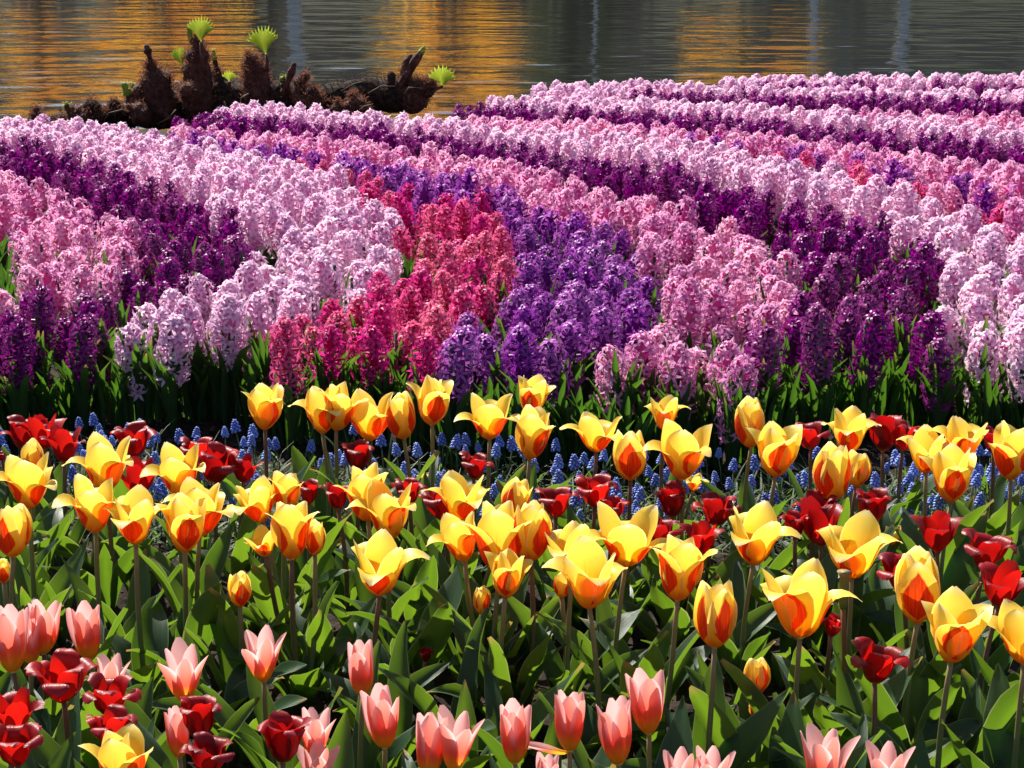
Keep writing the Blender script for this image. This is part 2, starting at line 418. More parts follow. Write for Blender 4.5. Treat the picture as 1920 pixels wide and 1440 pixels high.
# long brick building behind the far shrubs
s = NT('dark_brick'); c = s.world(); bt = s.n('ShaderNodeTexBrick'); bt.inputs['Scale'].default_value = 4.0
s.t.links.new(s.mapping(c, (1, 1, 1)), bt.inputs[0])
bt.inputs[1].default_value = (0.16, 0.09, 0.065, 1); bt.inputs[2].default_value = (0.12, 0.072, 0.06, 1); bt.inputs[3].default_value = (0.12, 0.11, 0.10, 1)
BRICK = s.solid(bt.outputs[0], 0.85, 0.2)
s = NT('window_glass'); GLASS = s.solid((0.03, 0.035, 0.045), 0.1, 0.6)
s = NT('white_paint'); WHITE = s.solid(s.mix(s.noise(s.world(), 6, 3), (0.45, 0.46, 0.48), (0.62, 0.63, 0.64)), 0.5)
s = NT('slate_roof'); SLATE = s.solid(s.mix(s.noise(s.world(), 3, 4), (0.05, 0.05, 0.06), (0.09, 0.09, 0.10)), 0.8)
bld = empty('brick_building', (0, 60, 0.4)); tag(bld, 'long dark brick building across the lake, mirrored as the brown water', 'building')
m = MB(); m.box(-26, 34, 0, 9, -0.4, 8.6); link('wall', m.mesh('building_wall', [BRICK], False), bld)
m = MB(); m.grid([[(-26.6, -0.7, 8.5), (34.6, -0.7, 8.5)], [(-26.6, 4.5, 11.0), (34.6, 4.5, 11.0)], [(-26.6, 9.7, 8.5), (34.6, 9.7, 8.5)]], [[(0, 0)] * 2] * 3)
link('roof', m.mesh('building_roof', [SLATE], False), bld)
for k in range(17):
    x = -24.5 + 3.5 * k
    for z in (1.0, 4.0, 6.2):
        f = MB(); f.box(x, x + 1.3, -0.06, 0.02, z, z + 1.7); fo = link('window', f.mesh('window', [GLASS], False), bld)
        fr = MB()
        for a, b, cc, d in ((x - .1, x, z - .1, z + 1.8), (x + 1.3, x + 1.4, z - .1, z + 1.8), (x, x + 1.3, z - .1, z), (x, x + 1.3, z + 1.7, z + 1.8)):
            fr.box(a, b, -0.09, -0.002, cc, d)
        link('frame', fr.mesh('window_frame', [BRICK], False), fo)
for i, (px, wd, h, lab) in enumerate(((550, 0.36, 3.4, 'white mooring post mirrored left of the middle as the widest pale streak'), (1118, 0.10, 2.6, 'thin white pole mirrored beside the dark green reflection'),
                        (1530, 0.2, 2.4, 'white mooring post mirrored right of the yellow glow'), (1700, 0.26, 3.2, 'white mooring post mirrored over the right hand rows'))):
    m = MB(); m.tube([(0, 0, -1.2), (0, 0, h), (0, 0, h + 0.06)], [wd / 2, wd / 2, wd * 0.3], 12)
    m.tube([(0, 0, h - 0.3), (0, 0, h - 0.2)], [wd / 2 + 0.04, wd / 2 + 0.04], 12)
    o = link('mooring_post', m.mesh('mooring_post', [WHITE]), None, (bank_x(px, 42.2), 42.2, 0.0)); tag(o, lab, 'post', 'white posts along the far bank')

# ------------------------------------------------------------------ petals, blooms
def interp(ctrl, v):
    n = len(ctrl) - 1; x = min(max(v, 0), 1) * n; i = min(int(x), n - 1); t = x - i
    t = t * t * (3 - 2 * t) * 0.5 + t * 0.5
    return ctrl[i] + (ctrl[i + 1] - ctrl[i]) * t
def petal_points(th, W, wprof, arc, wave=0.0, twist=0.0, curl=0.0, seed=0, nu=9, nv=13, r0=0.05, L=1.0):
    """petal in the plane x = outward, z = up; arc: angle of the cross section along v; curl: edges rolled outwards"""
    g = random.Random(seed); ph = [g.uniform(0, 6.28) for _ in range(4)]
    r, z = r0, 0.0; P = []; UV = []
    for i in range(nv):
        v = i / (nv - 1)
        a = R(interp(th, v))
        if i:
            r += math.sin(a) * L / (nv - 1); z += math.cos(a) * L / (nv - 1)
        hw = W / 2 * interp(wprof, v)
        A = R(interp(arc, v)); n = Vector((-math.cos(a), 0, math.sin(a)))
        row = []; uvr = []
        for j in range(nu):
            u = -1 + 2 * j / (nu - 1)
            if abs(A) > 0.02:
                rho = hw / A; lat = rho * math.sin(A * u); inn = rho * (1 - math.cos(A * u))
            else: lat, inn = hw * u, 0.0
            inn += wave * u * u * math.sin(ph[0] + 7 * v + (1.3 if u > 0 else 0) * ph[1]) - curl * max(0, abs(u) - 0.5) ** 2 * 4 * v
            tip = 0.04 * wave * 10 * math.sin(ph[2] + 5 * u) * v ** 6
            row.append(Vector((r, 0, z)) + n * inn + Vector((0, lat, 0)) + Vector((math.sin(a), 0, math.cos(a))) * tip
                       + Vector((0, twist * v * v, 0)))
            uvr.append(((u + 1) / 2, v))
        P.append(row); UV.append(uvr)
    return P, UV
WY = [.36, .70, .94, 1.0, .99, .88, .62, .10]
WYI = [.36, .62, .88, 1.0, 1.0, .93, .70, .12]
WR = [.36, .72, .95, 1.0, .97, .88, .72, .34]
WP = [.44, .74, .93, 1.0, .98, .90, .72, .20]
PET = {}
def add_petal(key, mat, **kw):
    out = []
    for sd in range(3):
        k = dict(kw); g = random.Random(hash_seed(key) + sd)
        k['th'] = [t + g.uniform(-5, 5) * (i / 4 + 0.2) for i, t in enumerate(kw['th'])]
        k['W'] = kw['W'] * g.uniform(0.93, 1.07)
        P, UV = petal_points(seed=hash_seed(key) + sd, **k)
        mb = MB(); mb.grid(P, UV)
        out.append((mb.mesh(key + '_petal', [mat]), [p for row in P for p in row]))
    PET[key] = out
def hash_seed(t): return sum(ord(c) * (i + 3) for i, c in enumerate(t))
ARC = [70, 62, 50, 40, 30]; ARCO = [70, 62, 46, 24, 10]
add_petal('yc_out', YO, th=[74, 36, 10, -2, -12, -8], W=0.62, wprof=WY, arc=ARC, wave=0.012)
add_petal('yc_in', YI, th=[70, 32, 8, -3, -12, -10], W=0.60, wprof=WYI, arc=ARC, wave=0.012)
add_petal('yh_out', YO, th=[72, 35, 11, 8, 30, 66], W=0.62, wprof=WY, arc=ARCO, wave=0.02)
add_petal('yh_in', YI, th=[68, 29, 7, -2, -2, 4], W=0.64, wprof=WYI, arc=ARC, wave=0.016)
add_petal('yo_out', YO, th=[74, 36, 15, 24, 74, 118], W=0.60, wprof=WY, arc=ARCO, wave=0.028)
add_petal('yo_in', YI, th=[68, 32, 13, 7, 9, 16], W=0.66, wprof=WYI, arc=ARC, wave=0.018)
add_petal('yw_out', YO, th=[78, 44, 25, 32, 80, 112], W=0.60, wprof=WY, arc=ARCO, wave=0.03)
add_petal('yw_in', YI, th=[72, 38, 20, 14, 14, 24], W=0.64, wprof=WYI, arc=ARC, wave=0.022)
add_petal('rc_out', RP, th=[74, 36, 4, -4, 34, 130], W=0.62, wprof=WR, arc=[72, 62, 48, 20, 0], wave=0.03, twist=0.03, curl=0.03)
add_petal('rc_in', RP, th=[72, 34, 6, -6, 10, 70], W=0.62, wprof=WR, arc=[72, 60, 46, 36, 20], wave=0.035, twist=-0.03, curl=0.02)
add_petal('rb_out', RP, th=[76, 42, 14, 12, 74, 155], W=0.62, wprof=WR, arc=[72, 62, 46, 18, -10], wave=0.045, twist=0.05, curl=0.05)
add_petal('rb_in', RP, th=[72, 35, 8, -3, 22, 95], W=0.62, wprof=WR, arc=[72, 60, 46, 30, 10], wave=0.05, twist=-0.04, curl=0.04)
add_petal('ro_out', RP, th=[76, 46, 24, 20, 44, 85], W=0.62, wprof=WR, arc=[72, 60, 46, 30, 10], wave=0.03, curl=0.02)
add_petal('ro_in', RP, th=[72, 36, 12, 4, 6, 14], W=0.64, wprof=WR, arc=[72, 60, 46, 34, 20], wave=0.03)
add_petal('pc_out', PP, th=[66, 26, 10, 4, 2, 6], W=0.42, wprof=WP, arc=[70, 66, 58, 50, 40], wave=0.008, r0=0.04)
add_petal('pc_in', PP, th=[62, 24, 8, 2, 0, 2], W=0.42, wprof=WP, arc=[70, 66, 58, 52, 44], wave=0.008, r0=0.04)
add_petal('ph_out', PP, th=[66, 32, 20, 20, 22, 26], W=0.40, wprof=WP, arc=[70, 66, 58, 48, 36], wave=0.01, r0=0.04)
add_petal('ph_in', PP, th=[62, 26, 12, 8, 8, 10], W=0.42, wprof=WP, arc=[70, 66, 58, 50, 42], wave=0.01, r0=0.04)
STYLE = {'yc': 'Y', 'yh': 'Y', 'yo': 'Y', 'yw': 'Y', 'rc': 'R', 'rb': 'R', 'ro': 'R', 'pc': 'P', 'ph': 'P'}
# heart of a bloom: pistil and stamens
mb = MB()
mb.tube([(0, 0, -0.015), (0, 0, 0.02), (0, 0, 0.12), (0, 0, 0.26), (0, 0, 0.30)], [0.035, 0.075, 0.05, 0.045, 0.065], 8)
for k in range(6):
    a = k * math.pi / 3 + 0.2; c_, s_ = math.cos(a), math.sin(a)
    mb.tube([(0.05 * c_, 0.05 * s_, 0.02), (0.11 * c_, 0.11 * s_, 0.15), (0.13 * c_, 0.13 * s_, 0.19), (0.14 * c_, 0.14 * s_, 0.29)], [0.008, 0.008, 0.02, 0.01], 5)
HEART = mb.mesh('bloom_heart', [PIST])

# ------------------------------------------------------------------ leaves
def leaf_mesh(name, L, W, th, fold, mat, wave, seed, nv=12, nu=7, base=0.35, tip=0.04, twist=0.0, wp=None):
    g = random.Random(seed); p0, p1 = g.uniform(0, 6.28), g.uniform(0, 6.28)
    wp = wp or [base, .55, .85, 1.0, .96, .78, .48, tip]
    r, z = 0.004, 0.0; P = []; UV = []
    for i in range(nv):
        v = i / (nv - 1); a = R(interp(th, v))
        if i: r += math.sin(a) * L / (nv - 1); z += math.cos(a) * L / (nv - 1)
        hw = W / 2 * interp(wp, v); fo = R(interp(fold, v)); n = Vector((-math.cos(a), 0, math.sin(a)))
        tw = twist * v
        row = []; uvr = []
        for j in range(nu):
            u = -1 + 2 * j / (nu - 1)
            lat = hw * u * math.cos(fo * min(1, abs(u) + 0.2)); inn = hw * abs(u) ** 1.35 * math.sin(fo)
            inn += wave * W * abs(u) ** 2 * math.sin(p0 + 9 * v + (p1 if u > 0 else 0))
            la, ii = lat * math.cos(tw) - inn * math.sin(tw), lat * math.sin(tw) + inn * math.cos(tw)
            row.append(Vector((r, 0, z)) + n * ii + Vector((0, la, 0))); uvr.append(((u + 1) / 2, v))
        P.append(row); UV.append(uvr)
    mb = MB(); mb.grid(P, UV)
    return mb.mesh(name, [mat])
g = random.Random(5)
TL = []
for k in range(14):
    bend = [15, 28, 45, 60, 80, 35, 22][k % 7] + g.uniform(-8, 8)
    s0 = g.uniform(5, 24)
    TL.append(leaf_mesh('tulip_leaf', g.uniform(0.135, 0.20), g.uniform(0.030, 0.050), [s0, s0 + 4, s0 + bend * 0.3, s0 + bend * 0.65, s0 + bend],
                        [62, 46, 34, 26, 20], TULIP_LEAF, g.uniform(0.04, 0.13), k, twist=g.uniform(-0.7, 0.7)))
HL = []
for k in range(8):
    s0 = g.uniform(2, 15); bend = g.uniform(0, 38)
    HL.append(leaf_mesh('hyacinth_leaf', g.uniform(0.125, 0.185), g.uniform(0.016, 0.024), [s0, s0, s0 + bend * .3, s0 + bend], [50, 45, 40, 38, 30], HY_LEAF, 0.03, 50 + k,
                        nv=7, nu=4, wp=[.7, .85, 1, 1, .9, .7, .12], twist=g.uniform(-0.5, 0.5)))

# ------------------------------------------------------------------ tulips
def stem_mesh(p1, rad, mat, bow):
    mb = MB(); p1 = Vector(p1); pts = []
    for i in range(8):
        t = i / 7; p = p1 * t + Vector(bow) * math.sin(math.pi * t); pts.append(p)
    mb.tube(pts, [rad * (1.15 - 0.25 * i / 7) for i in range(8)], 8)
    return mb.mesh('tulip_stem', [mat])
HS = {'Y': 0.20, 'R': 0.17, 'P': 0.145}
KN = {'Y': ('yellow_tulip', 'yellow and red tulips'), 'R': ('red_tulip', 'red tulips with rolled petals'), 'P': ('pink_tulip', 'salmon pink tulips')}
DEP = R(21)
tulip_spots = []
def tulip(style, bx, by, hpx, lean, label, hs=None, leaves=None, face=None):
    """bx, by: where the bloom meets its stem; hpx: bloom height; lean: degrees to the right"""
    k = STYLE[style]; g = random.Random(int(bx * 7 + by * 13))
    z = (hs or HS[k]) + (g.uniform(-0.012, 0.012) if hs is None else 0)
    b, spx = on_plane(bx, by, z)
    outs, ins = PET[style + '_out'], PET[style + '_in']
    pts = outs[0][1] + ins[0][1]
    zz = [p.z * math.cos(DEP) + abs(p.x) * 0.55 * math.sin(DEP) for p in pts]
    L = hpx / spx / max(zz) * {'R': 1.02, 'Y': 1.02, 'P': 1.0}[k]
    ll = R(lean)
    root = empty(KN[k][0], (b.x - math.sin(ll) * z * 0.8 + g.uniform(-.012, .012), b.y + g.uniform(-.02, .02), 0))
    root.location.z = ground_z(root.location.x, root.location.y) - 0.004
    tag(root, label, 'tulip', KN[k][1])
    rel = b - root.location
    link('stem', stem_mesh(rel, 0.0031 if k != 'P' else 0.0028, DSTEM if (k == 'R' or g.random() < 0.25) else STEM, (g.uniform(-.008, .008), g.uniform(-.006, .006), 0)), root)
    bl = link('bloom', HEART, root, rel, (R(g.uniform(-7, 5)), ll, g.uniform(0, 6.28)), L)
    bl.rotation_euler = (Euler((R(g.uniform(-6, 4)), ll, 0)).to_matrix() @ Euler((0, 0, g.uniform(0, 6.28) if face is None else R(face))).to_matrix()).to_euler()
    for i in range(6):
        src = outs if i % 2 == 0 else ins
        me = src[g.randrange(3)][0]
        po = link('petal', me, bl, (0, 0, 0), (0, R(g.uniform(-5, 6)), 0), g.uniform(0.94, 1.06))
        po.rotation_euler = (Euler((0, 0, i * math.pi / 3 + R(g.uniform(-7, 7)))).to_matrix() @ Euler((R(g.uniform(-4, 4)), R(g.uniform(-5, 7)), 0)).to_matrix()).to_euler()
    small = z < 0.13
    n = leaves if leaves is not None else (2 if small else g.choice((3, 4, 4)))
    a0 = g.uniform(0, 6.28)
    for i in range(n):
        lo = link('leaf', g.choice(TL), root, (0, 0, 0), (0, 0, a0 + i * 2.3 + g.uniform(-.4, .4)), g.uniform(0.8, 1.12) * (0.62 if small else 1.0) * (0.9 if k == 'P' else 1))
    tulip_spots.append((root.location.x, root.location.y))
    return root

Y = 'yellow tulip '
T = [
 ('yo', 55, 952, 99, 0, Y + 'with swept back petals at the left edge, above a narrow closed bloom'),
 ('yc', 62, 888, 60, 0, Y + 'closed and half hidden at the left, right below the big red cluster'),
 ('yo', 197, 922, 102, 3, Y + 'with one raised petal, standing just left of two red blooms'),
 ('yo', 180, 997, 102, 0, Y + 'whose pale petal tip curls far left toward the left edge pair'),
 ('yo', 255, 1020, 98, 0, Y + 'with white curled tip, second in the left row of three'),
 ('yh', 347, 1035, 105, 0, Y + 'with red flamed right petal, third in the left row of three'),
 ('yo', 374, 1005, 100, 6, Y + 'peeping out behind the third bloom of the left row'),
 ('yo', 340, 930, 92, 0, Y + 'with drooping side petals in front of a pair of red tulips'),
 ('yc', 25, 1043, 96, 3, Y + 'narrow and closed with a long red flame at the left edge'),
 ('yc', 8, 1093, 45, 0, Y + 'tiny one cut by the left edge below the narrow bloom', 0.15),
 ('yh', 547, 1048, 108, 0, Y + 'large with a red patch low right, left of the middle leaves'),
 ('yo', 492, 978, 84, -8, Y + 'leaning left at the back of the left middle cluster'),
 ('yh', 536, 962, 74, 4, Y + 'upright at the back of the left middle cluster'),
 ('yw', 500, 1043, 53, -12, Y + 'low and splayed to the left under the left middle cluster', 0.17),
 ('yc', 590, 1040, 63, 5, Y + 'slim, half hidden at the right of the large left middle bloom'),
 ('yh', 497, 805, 83, 2, Y + 'standing alone in front of crimson hyacinths, leftmost of the back row'),
 ('yo', 605, 812, 87, 0, Y + 'with a red heart patch, second from the left in the back row'),
 ('yh', 630, 806, 84, 6, Y + 'half hidden behind the second bloom of the back row'),
 ('yw', 695, 825, 89, 0, Y + 'wide open with a pale folded tip above its red patch, back row'),
 ('yc', 757, 822, 84, -3, Y + 'closed with a red flame, tucked between two open ones in the back row'),
 ('yh', 810, 797, 88, 3, Y + 'tall with two curled white side tips, before crimson hyacinths'),
 ('yw', 918, 823, 88, 0, Y + 'wide and flat topped in front of violet hyacinths'),
 ('yh', 995, 780, 73, 6, Y + 'highest of the back row, touching the violet hyacinths'),
 ('yh', 993, 860, 92, 4, Y + 'red edged on the right, just below the highest one of the back row'),
 ('yw', 1118, 847, 77, 0, Y + 'opened like a bowl, below the foremost rose pink hyacinth'),
 ('yo', 1245, 806, 66, 0, Y + 'with spread tips, standing behind a larger many petalled one'),
 ('yc', 1182, 900, 88, -2, Y + 'closed with a tall red flame, left of the larger many petalled one'),
 ('yo', 1278, 898, 108, 0, Y + 'large and many petalled with a square red patch at its front'),
 ('yc', 1408, 838, 88, -3, Y + 'half closed with a red front patch, before dark purple hyacinths'),
 ('yh', 1453, 893, 98, 2, Y + 'with a pointed red flame in its centre, right of the middle'),
 ('yo', 1590, 853, 86, 4, Y + 'open and red flamed, between two dark red tulips of the back row'),
 ('yc', 1560, 938, 101, 0, Y + 'egg shaped and closed with broad red flames'),
 ('yc', 1605, 913, 63, 4, Y + 'small closed bud right beside the egg shaped closed bloom', 0.18),
 ('yo', 1736, 886, 83, -5, Y + 'with petals reaching left, at the left of the right hand trio'),
 ('yo', 1800, 868, 85, 4, Y + 'round topped at the back of the right hand trio'),
 ('yh', 1783, 940, 100, 0, Y + 'with a red arch on its front, nearest of the right hand trio'),
 ('yh', 1895, 898, 101, 0, Y + 'red flamed on both flanks at the right edge, back row'),
 ('yo', 730, 1013, 105, 0, Y + 'wide with a red right flank, in front of its twin'),
 ('yh', 690, 976, 100, -4, Y + 'half hidden twin behind the wide one left of the middle'),
 ('yo', 712, 1115, 115, 3, Y + 'swept open with long left petals, alone over green leaves'),
 ('yh', 937, 1070, 126, 0, Y + 'biggest in the middle, orange throated and on a thick stem'),
 ('yo', 872, 1052, 88, -10, Y + 'squeezed in at the left behind the biggest middle bloom'),
 ('yc', 995, 1050, 108, 3, Y + 'tall cup right behind the biggest middle bloom'),
 ('yw', 862, 975, 88, 0, Y + 'ragged and pale, with a red tulip on its left'),
 ('yc', 955, 970, 72, 18, Y + 'tilted right with a red wedge, behind the middle cluster'),
 ('yh', 947, 1120, 85, 5, Y + 'orange flamed, low under the biggest middle bloom', 0.19),
 ('yw', 1173, 1060, 112, 3, Y + 'full and pale, right of the middle pair'),
 ('yo', 1072, 1082, 104, -2, Y + 'pale one behind the right bloom of the middle pair'),
 ('yo', 1105, 1140, 120, 0, Y + 'large with white petal tips on both sides, nearest of the middle pair'),
 ('yh', 1270, 1125, 122, 3, Y + 'with a long pale left petal, over the broad leaves'),
 ('yo', 1412, 1058, 112, 2, Y + 'with a curled brown edged left petal, before dark red blooms'),
 ('yo', 1597, 1083, 115, 0, Y + 'with a scarlet petal rising behind it'),
 ('yo', 1500, 1195, 140, 0, Y + 'tallest of all the blooms, red striped and spread at its base'),
 ('yc', 1340, 1213, 116, 0, Y + 'half closed with an oval red patch, left of the tallest bloom'),
 ('yc', 1720, 1167, 130, 0, Y + 'double looking and upright, left of a scarlet pair'),
 ('yh', 1783, 1240, 125, 3, Y + 'in front of the double looking one at the right'),
 ('yw', 1920, 1245, 118, 3, Y + 'cut by the right edge with layered pale petals'),
 ('yc', 1418, 1303, 68, 0, Y + 'small with a narrow red flame, low among leaves at the right', 0.13),
 ('yc', 1413, 1343, 36, 6, Y + 'tiny, just below the small flamed one', 0.07),
 ('yc', 450, 1137, 64, 4, Y + 'small and low, alone among leaves left of the middle', 0.15),
 ('yc', 903, 1150, 50, 0, Y + 'small one crossed by a brown stem', 0.13),
 ('yc', 1053, 1120, 45, 0, Y + 'small orange one hidden below the middle pair', 0.16),
 ('yh', 232, 1482, 116, 0, Y + 'cut by the bottom edge among dark red blooms'),
 ('yw', 797, 906, 22, 0, Y + 'very small, open beside the blue strip', 0.07),
 ('yw', 1300, 920, 33, 4, Y + 'little open one under the many petalled bloom', 0.10),
 ('yw', 1672, 1022, 36, 0, Y + 'little open cup between red tulips at the right', 0.12),
 ('yc', 880, 1210, 28, 0, Y + 'tiny closed bud deep in the middle leaves', 0.10),
]
D = 'red tulip '
T += [
 ('rb', 52, 843, 62, -6, D + 'at the far left of the upper left cluster, petals rolled back'),
 ('ro', 84, 842, 66, 0, D + 'brightest in the upper left cluster'),
 ('ro', 120, 867, 66, 4, D + 'lowest of the upper left cluster'),
 ('rb', 253, 858, 62, 0, D + 'with rolled mauve edges in front of blue flowers at the left'),
 ('ro', 263, 925, 68, 0, D + 'spread out between two yellow blooms at the left'),
 ('rb', 370, 873, 54, 0, D + 'twisted, topmost behind the drooping yellow bloom'),
 ('rb', 405, 905, 70, 4, D + 'with an upright petal, right of the drooping yellow bloom'),
 ('ro', 457, 905, 52, 0, D + 'square and flat topped, alone left of the lone yellow one'),
 ('rc', 4, 864, 18, 0, D + 'sliver at the left edge of the blue strip', 0.13),
 ('rc', 634, 955, 48, 0, D + 'dark, half hidden behind the wide yellow bloom'),
 ('rc', 578, 945, 44, 5, D + 'little dark one right of the left middle cluster'),
 ('rc', 672, 885, 60, 0, D + 'dark upright one standing alone in front of blue flowers'),
 ('rb', 888, 898, 48, 4, D + 'dark ragged one standing alone near the middle of the blue strip'),
 ('rb', 768, 946, 48, 0, D + 'thin petalled one behind the wide yellow twins'),
 ('rb', 832, 976, 66, -4, D + 'bright one left under the ragged yellow bloom'),
 ('rb', 1042, 970, 58, 0, D + 'broad and ragged, right of the tilted yellow bloom'),
 ('rb', 1115, 950, 60, 3, D + 'flat topped with one raised petal, right of the ragged broad one'),
 ('rb', 1148, 976, 44, 0, D + 'low one half hidden behind the full pale yellow bloom'),
 ('rc', 1260, 970, 62, 0, D + 'dark with a yellow pistil, below the many petalled yellow bloom'),
 ('rb', 1240, 1030, 58, -4, D + 'behind the bloom with the long pale left petal'),
 ('ro', 1312, 1040, 64, 6, D + 'scarlet one right behind the bloom with the long pale left petal'),
 ('rb', 1342, 985, 62, 2, D + 'dark cup above the yellow bloom with the curled left petal'),
 ('rc', 1490, 1008, 52, 0, D + 'dark round cup left of the tall scarlet petal'),
 ('rb', 1530, 982, 58, 0, D + 'ragged, at the top of the right middle red cluster'),
 ('ro', 1538, 1022, 82, -4, D + 'with one tall scarlet petal, behind a large yellow bloom'),
 ('rc', 1632, 983, 66, 2, D + 'dark and goblet shaped, alone right of the red cluster'),
 ('ro', 1757, 1035, 76, 0, D + 'large open scarlet one at the right'),
 ('rb', 1843, 1067, 72, 8, D + 'dark twisted one below the large open scarlet bloom'),
 ('ro', 1872, 1137, 80, 5, D + 'scarlet with spread petals at the right edge'),
 ('rb', 1694, 1112, 76, -5, D + 'dark, half hidden behind the double looking yellow bloom'),
 ('rb', 1640, 1280, 77, 2, D + 'scarlet and star shaped, alone on a dark stem at the lower right'),
 ('rc', 1557, 1193, 40, 10, D + 'withered dark one beside the bare seed pod', 0.14),
 ('rc', 1655, 846, 70, 0, D + 'dark, left of the pair in front of dark purple hyacinths'),
 ('rb', 1692, 845, 54, 3, D + 'dark, right of the pair in front of dark purple hyacinths'),
 ('rb', 1520, 842, 50, -6, D + 'dark one left behind the open yellow bloom of the back row'),
 ('rb', 1862, 848, 46, 3, D + 'dark one peeping out left of the right edge yellow bloom'),
 ('rb', 120, 1315, 90, 0, D + 'dark bowl showing a yellow pistil, over a thick stem at lower left'),
 ('rb', 205, 1340, 76, 3, D + 'dark one pressed against a pale pink bloom at lower left'),
 ('rb', 207, 1400, 70, 0, D + 'directly above the yellow bloom at the bottom edge'),
 ('ro', 30, 1372, 78, 0, D + 'bright one at the left edge near the bottom'),
 ('rb', 33, 1435, 78, 0, D + 'lowest at the left edge, with a yellow pistil'),
 ('rc', 373, 1385, 80, 0, D + 'dark closed cup beside a pink bloom at the lower left'),
 ('rb', 393, 1452, 74, 3, D + 'dark one cut by the bottom edge below the closed cup'),
 ('rc', 530, 1428, 93, 3, D + 'darkest, tall closed cup left of a white edged pink bloom'),
 ('rc', 982, 1288, 26, 0, 'red tulip bud, small and closed, low in the middle leaves', 0.07),
 ('rc', 798, 1240, 26, 0, 'reddish tulip bud, thin and closed, left of the broad middle leaf', 0.09),
]
K = 'pink tulip '
T += [
 ('pc', 25, 1260, 118, -2, K + 'large at the left edge with an orange base'),
 ('pc', 58, 1243, 96, 5, K + 'hidden behind the large one at the left edge'),
 ('pc', 82, 1225, 102, 4, K + 'behind, in the middle of the left group of four'),
 ('pc', 168, 1237, 102, -7, K + 'leaning left, rightmost of the left group'),
 ('ph', 205, 1312, 82, 0, K + 'behind the dark red tulip at lower left'),
 ('ph', 347, 1315, 108, 0, K + 'wide, with a white petal splayed to the left'),
 ('ph', 495, 1277, 100, -3, K + 'alone before dark leaves, with one petal splayed left'),
 ('pc', 337, 1420, 97, -3, K + 'left of the dark closed red cup'),
 ('ph', 590, 1423, 95, 2, K + 'white edged one right of the darkest red cup'),
 ('ph', 594, 1484, 91, 0, K + 'pale one cut by the bottom edge below the white edged one'),
 ('pc', 680, 1305, 103, -2, K + 'deep salmon, highest one left of the middle'),
 ('pc', 722, 1402, 110, -4, K + 'with an orange base, below the deep salmon one'),
 ('pc', 803, 1456, 116, 0, K + 'broad, left of a pair near the bottom'),
 ('ph', 850, 1446, 112, 5, K + 'slim pale one at the right of the broad bottom bloom'),
 ('pc', 966, 1430, 117, -2, K + 'centre bottom one with a fanned left petal'),
 ('pc', 1068, 1408, 111, 2, K + 'with one white petal fallen flat to its left'),
 ('pc', 1160, 1433, 120, -5, K + 'glossy, with a long left petal, right of the fallen white petal'),
 ('pc', 1217, 1375, 120, -6, K + 'leaning left, highest of the right bottom group'),
 ('pc', 1025, 1492, 77, 0, K + 'tip only, cut by the bottom edge near the centre'),
 ('ph', 1275, 1496, 90, 0, K + 'tip only, left of a pair at the bottom edge'),
 ('ph', 1333, 1490, 93, 0, K + 'tip only, right of a pair at the bottom edge'),
 ('ph', 1545, 1484, 117, 0, K + 'white edged and spread, at the bottom right'),
 ('ph', 1660, 1492, 97, 0, K + 'white edged, last one on the right of the bottom edge'),
]
for t in T:
    root = tulip(*t)
    if 'fallen flat' in t[5]:
        bl = [c for c in root.children if c.name.startswith('bloom')][0]
        fp = link('petal', PET['ph_in'][0][0], bl)
        fp.rotation_euler = ((bl.rotation_euler.to_matrix().inverted()) @ Euler((0, 0, math.pi * 0.97)).to_matrix() @ Euler((0, R(64), 0)).to_matrix()).to_euler()
        fp.scale = (0.9, 0.5, 0.85)

# the petal that fell open beside its bloom, the bare seed pod, clumps of leaves without a bloom
pod, spx = on_plane(1583, 1098, 0.24)
e = empty('tulip_seed_pod', (pod.x + 0.006, pod.y, 0)); tag(e, 'bare tulip seed pod on a long brown stem without petals', 'tulip')
link('stem', stem_mesh((-0.006, 0, 0.215), 0.0034, DSTEM, (0.004, 0, 0)), e)
mb = MB(); mb.tube([(-0.006, 0, 0.213), (-0.006, 0, 0.222), (-0.006, 0, 0.24), (-0.007, 0, 0.252), (-0.007, 0, 0.256)], [0.003, 0.0055, 0.006, 0.005, 0.008], 8)
link('seed_pod', mb.mesh('seed_pod', [STEM]), e)
for i in range(3): link('leaf', TL[i * 3], e, (0, 0, 0), (0, 0, 2.1 * i), 0.95)
g = random.Random(77)
tries = 0; nclump = 0
while nclump < 62 and tries < 6000:
    tries += 1
    px, py = g.uniform(-60, 1980), g.uniform(1120, 1640)
    p, spx = on_plane(px, py, 0.0)
    lim = 1620
    dens = 1.0 if py < 1440 else 0.6
    if px < 700 and py > 1390: dens = 0.25
    if g.random() > dens: continue
    if min((p.x - a) ** 2 + (p.y - b_) ** 2 for a, b_ in tulip_spots) < 0.052 ** 2: continue
    tulip_spots.append((p.x, p.y)); nclump += 1
    e = empty('flowerless_tulip', (p.x, p.y, ground_z(p.x, p.y) - 0.004)); tag(e, 'tulip plant without a bloom, only broad green leaves among the flowering ones', 'plant', 'tulip plants without a bloom')
    a0 = g.uniform(0, 6.28)
    for i in range(g.choice((3, 4))): link('leaf', g.choice(TL), e, (0, 0, 0), (0, 0, a0 + 2.2 * i), g.uniform(0.75, 1.1))

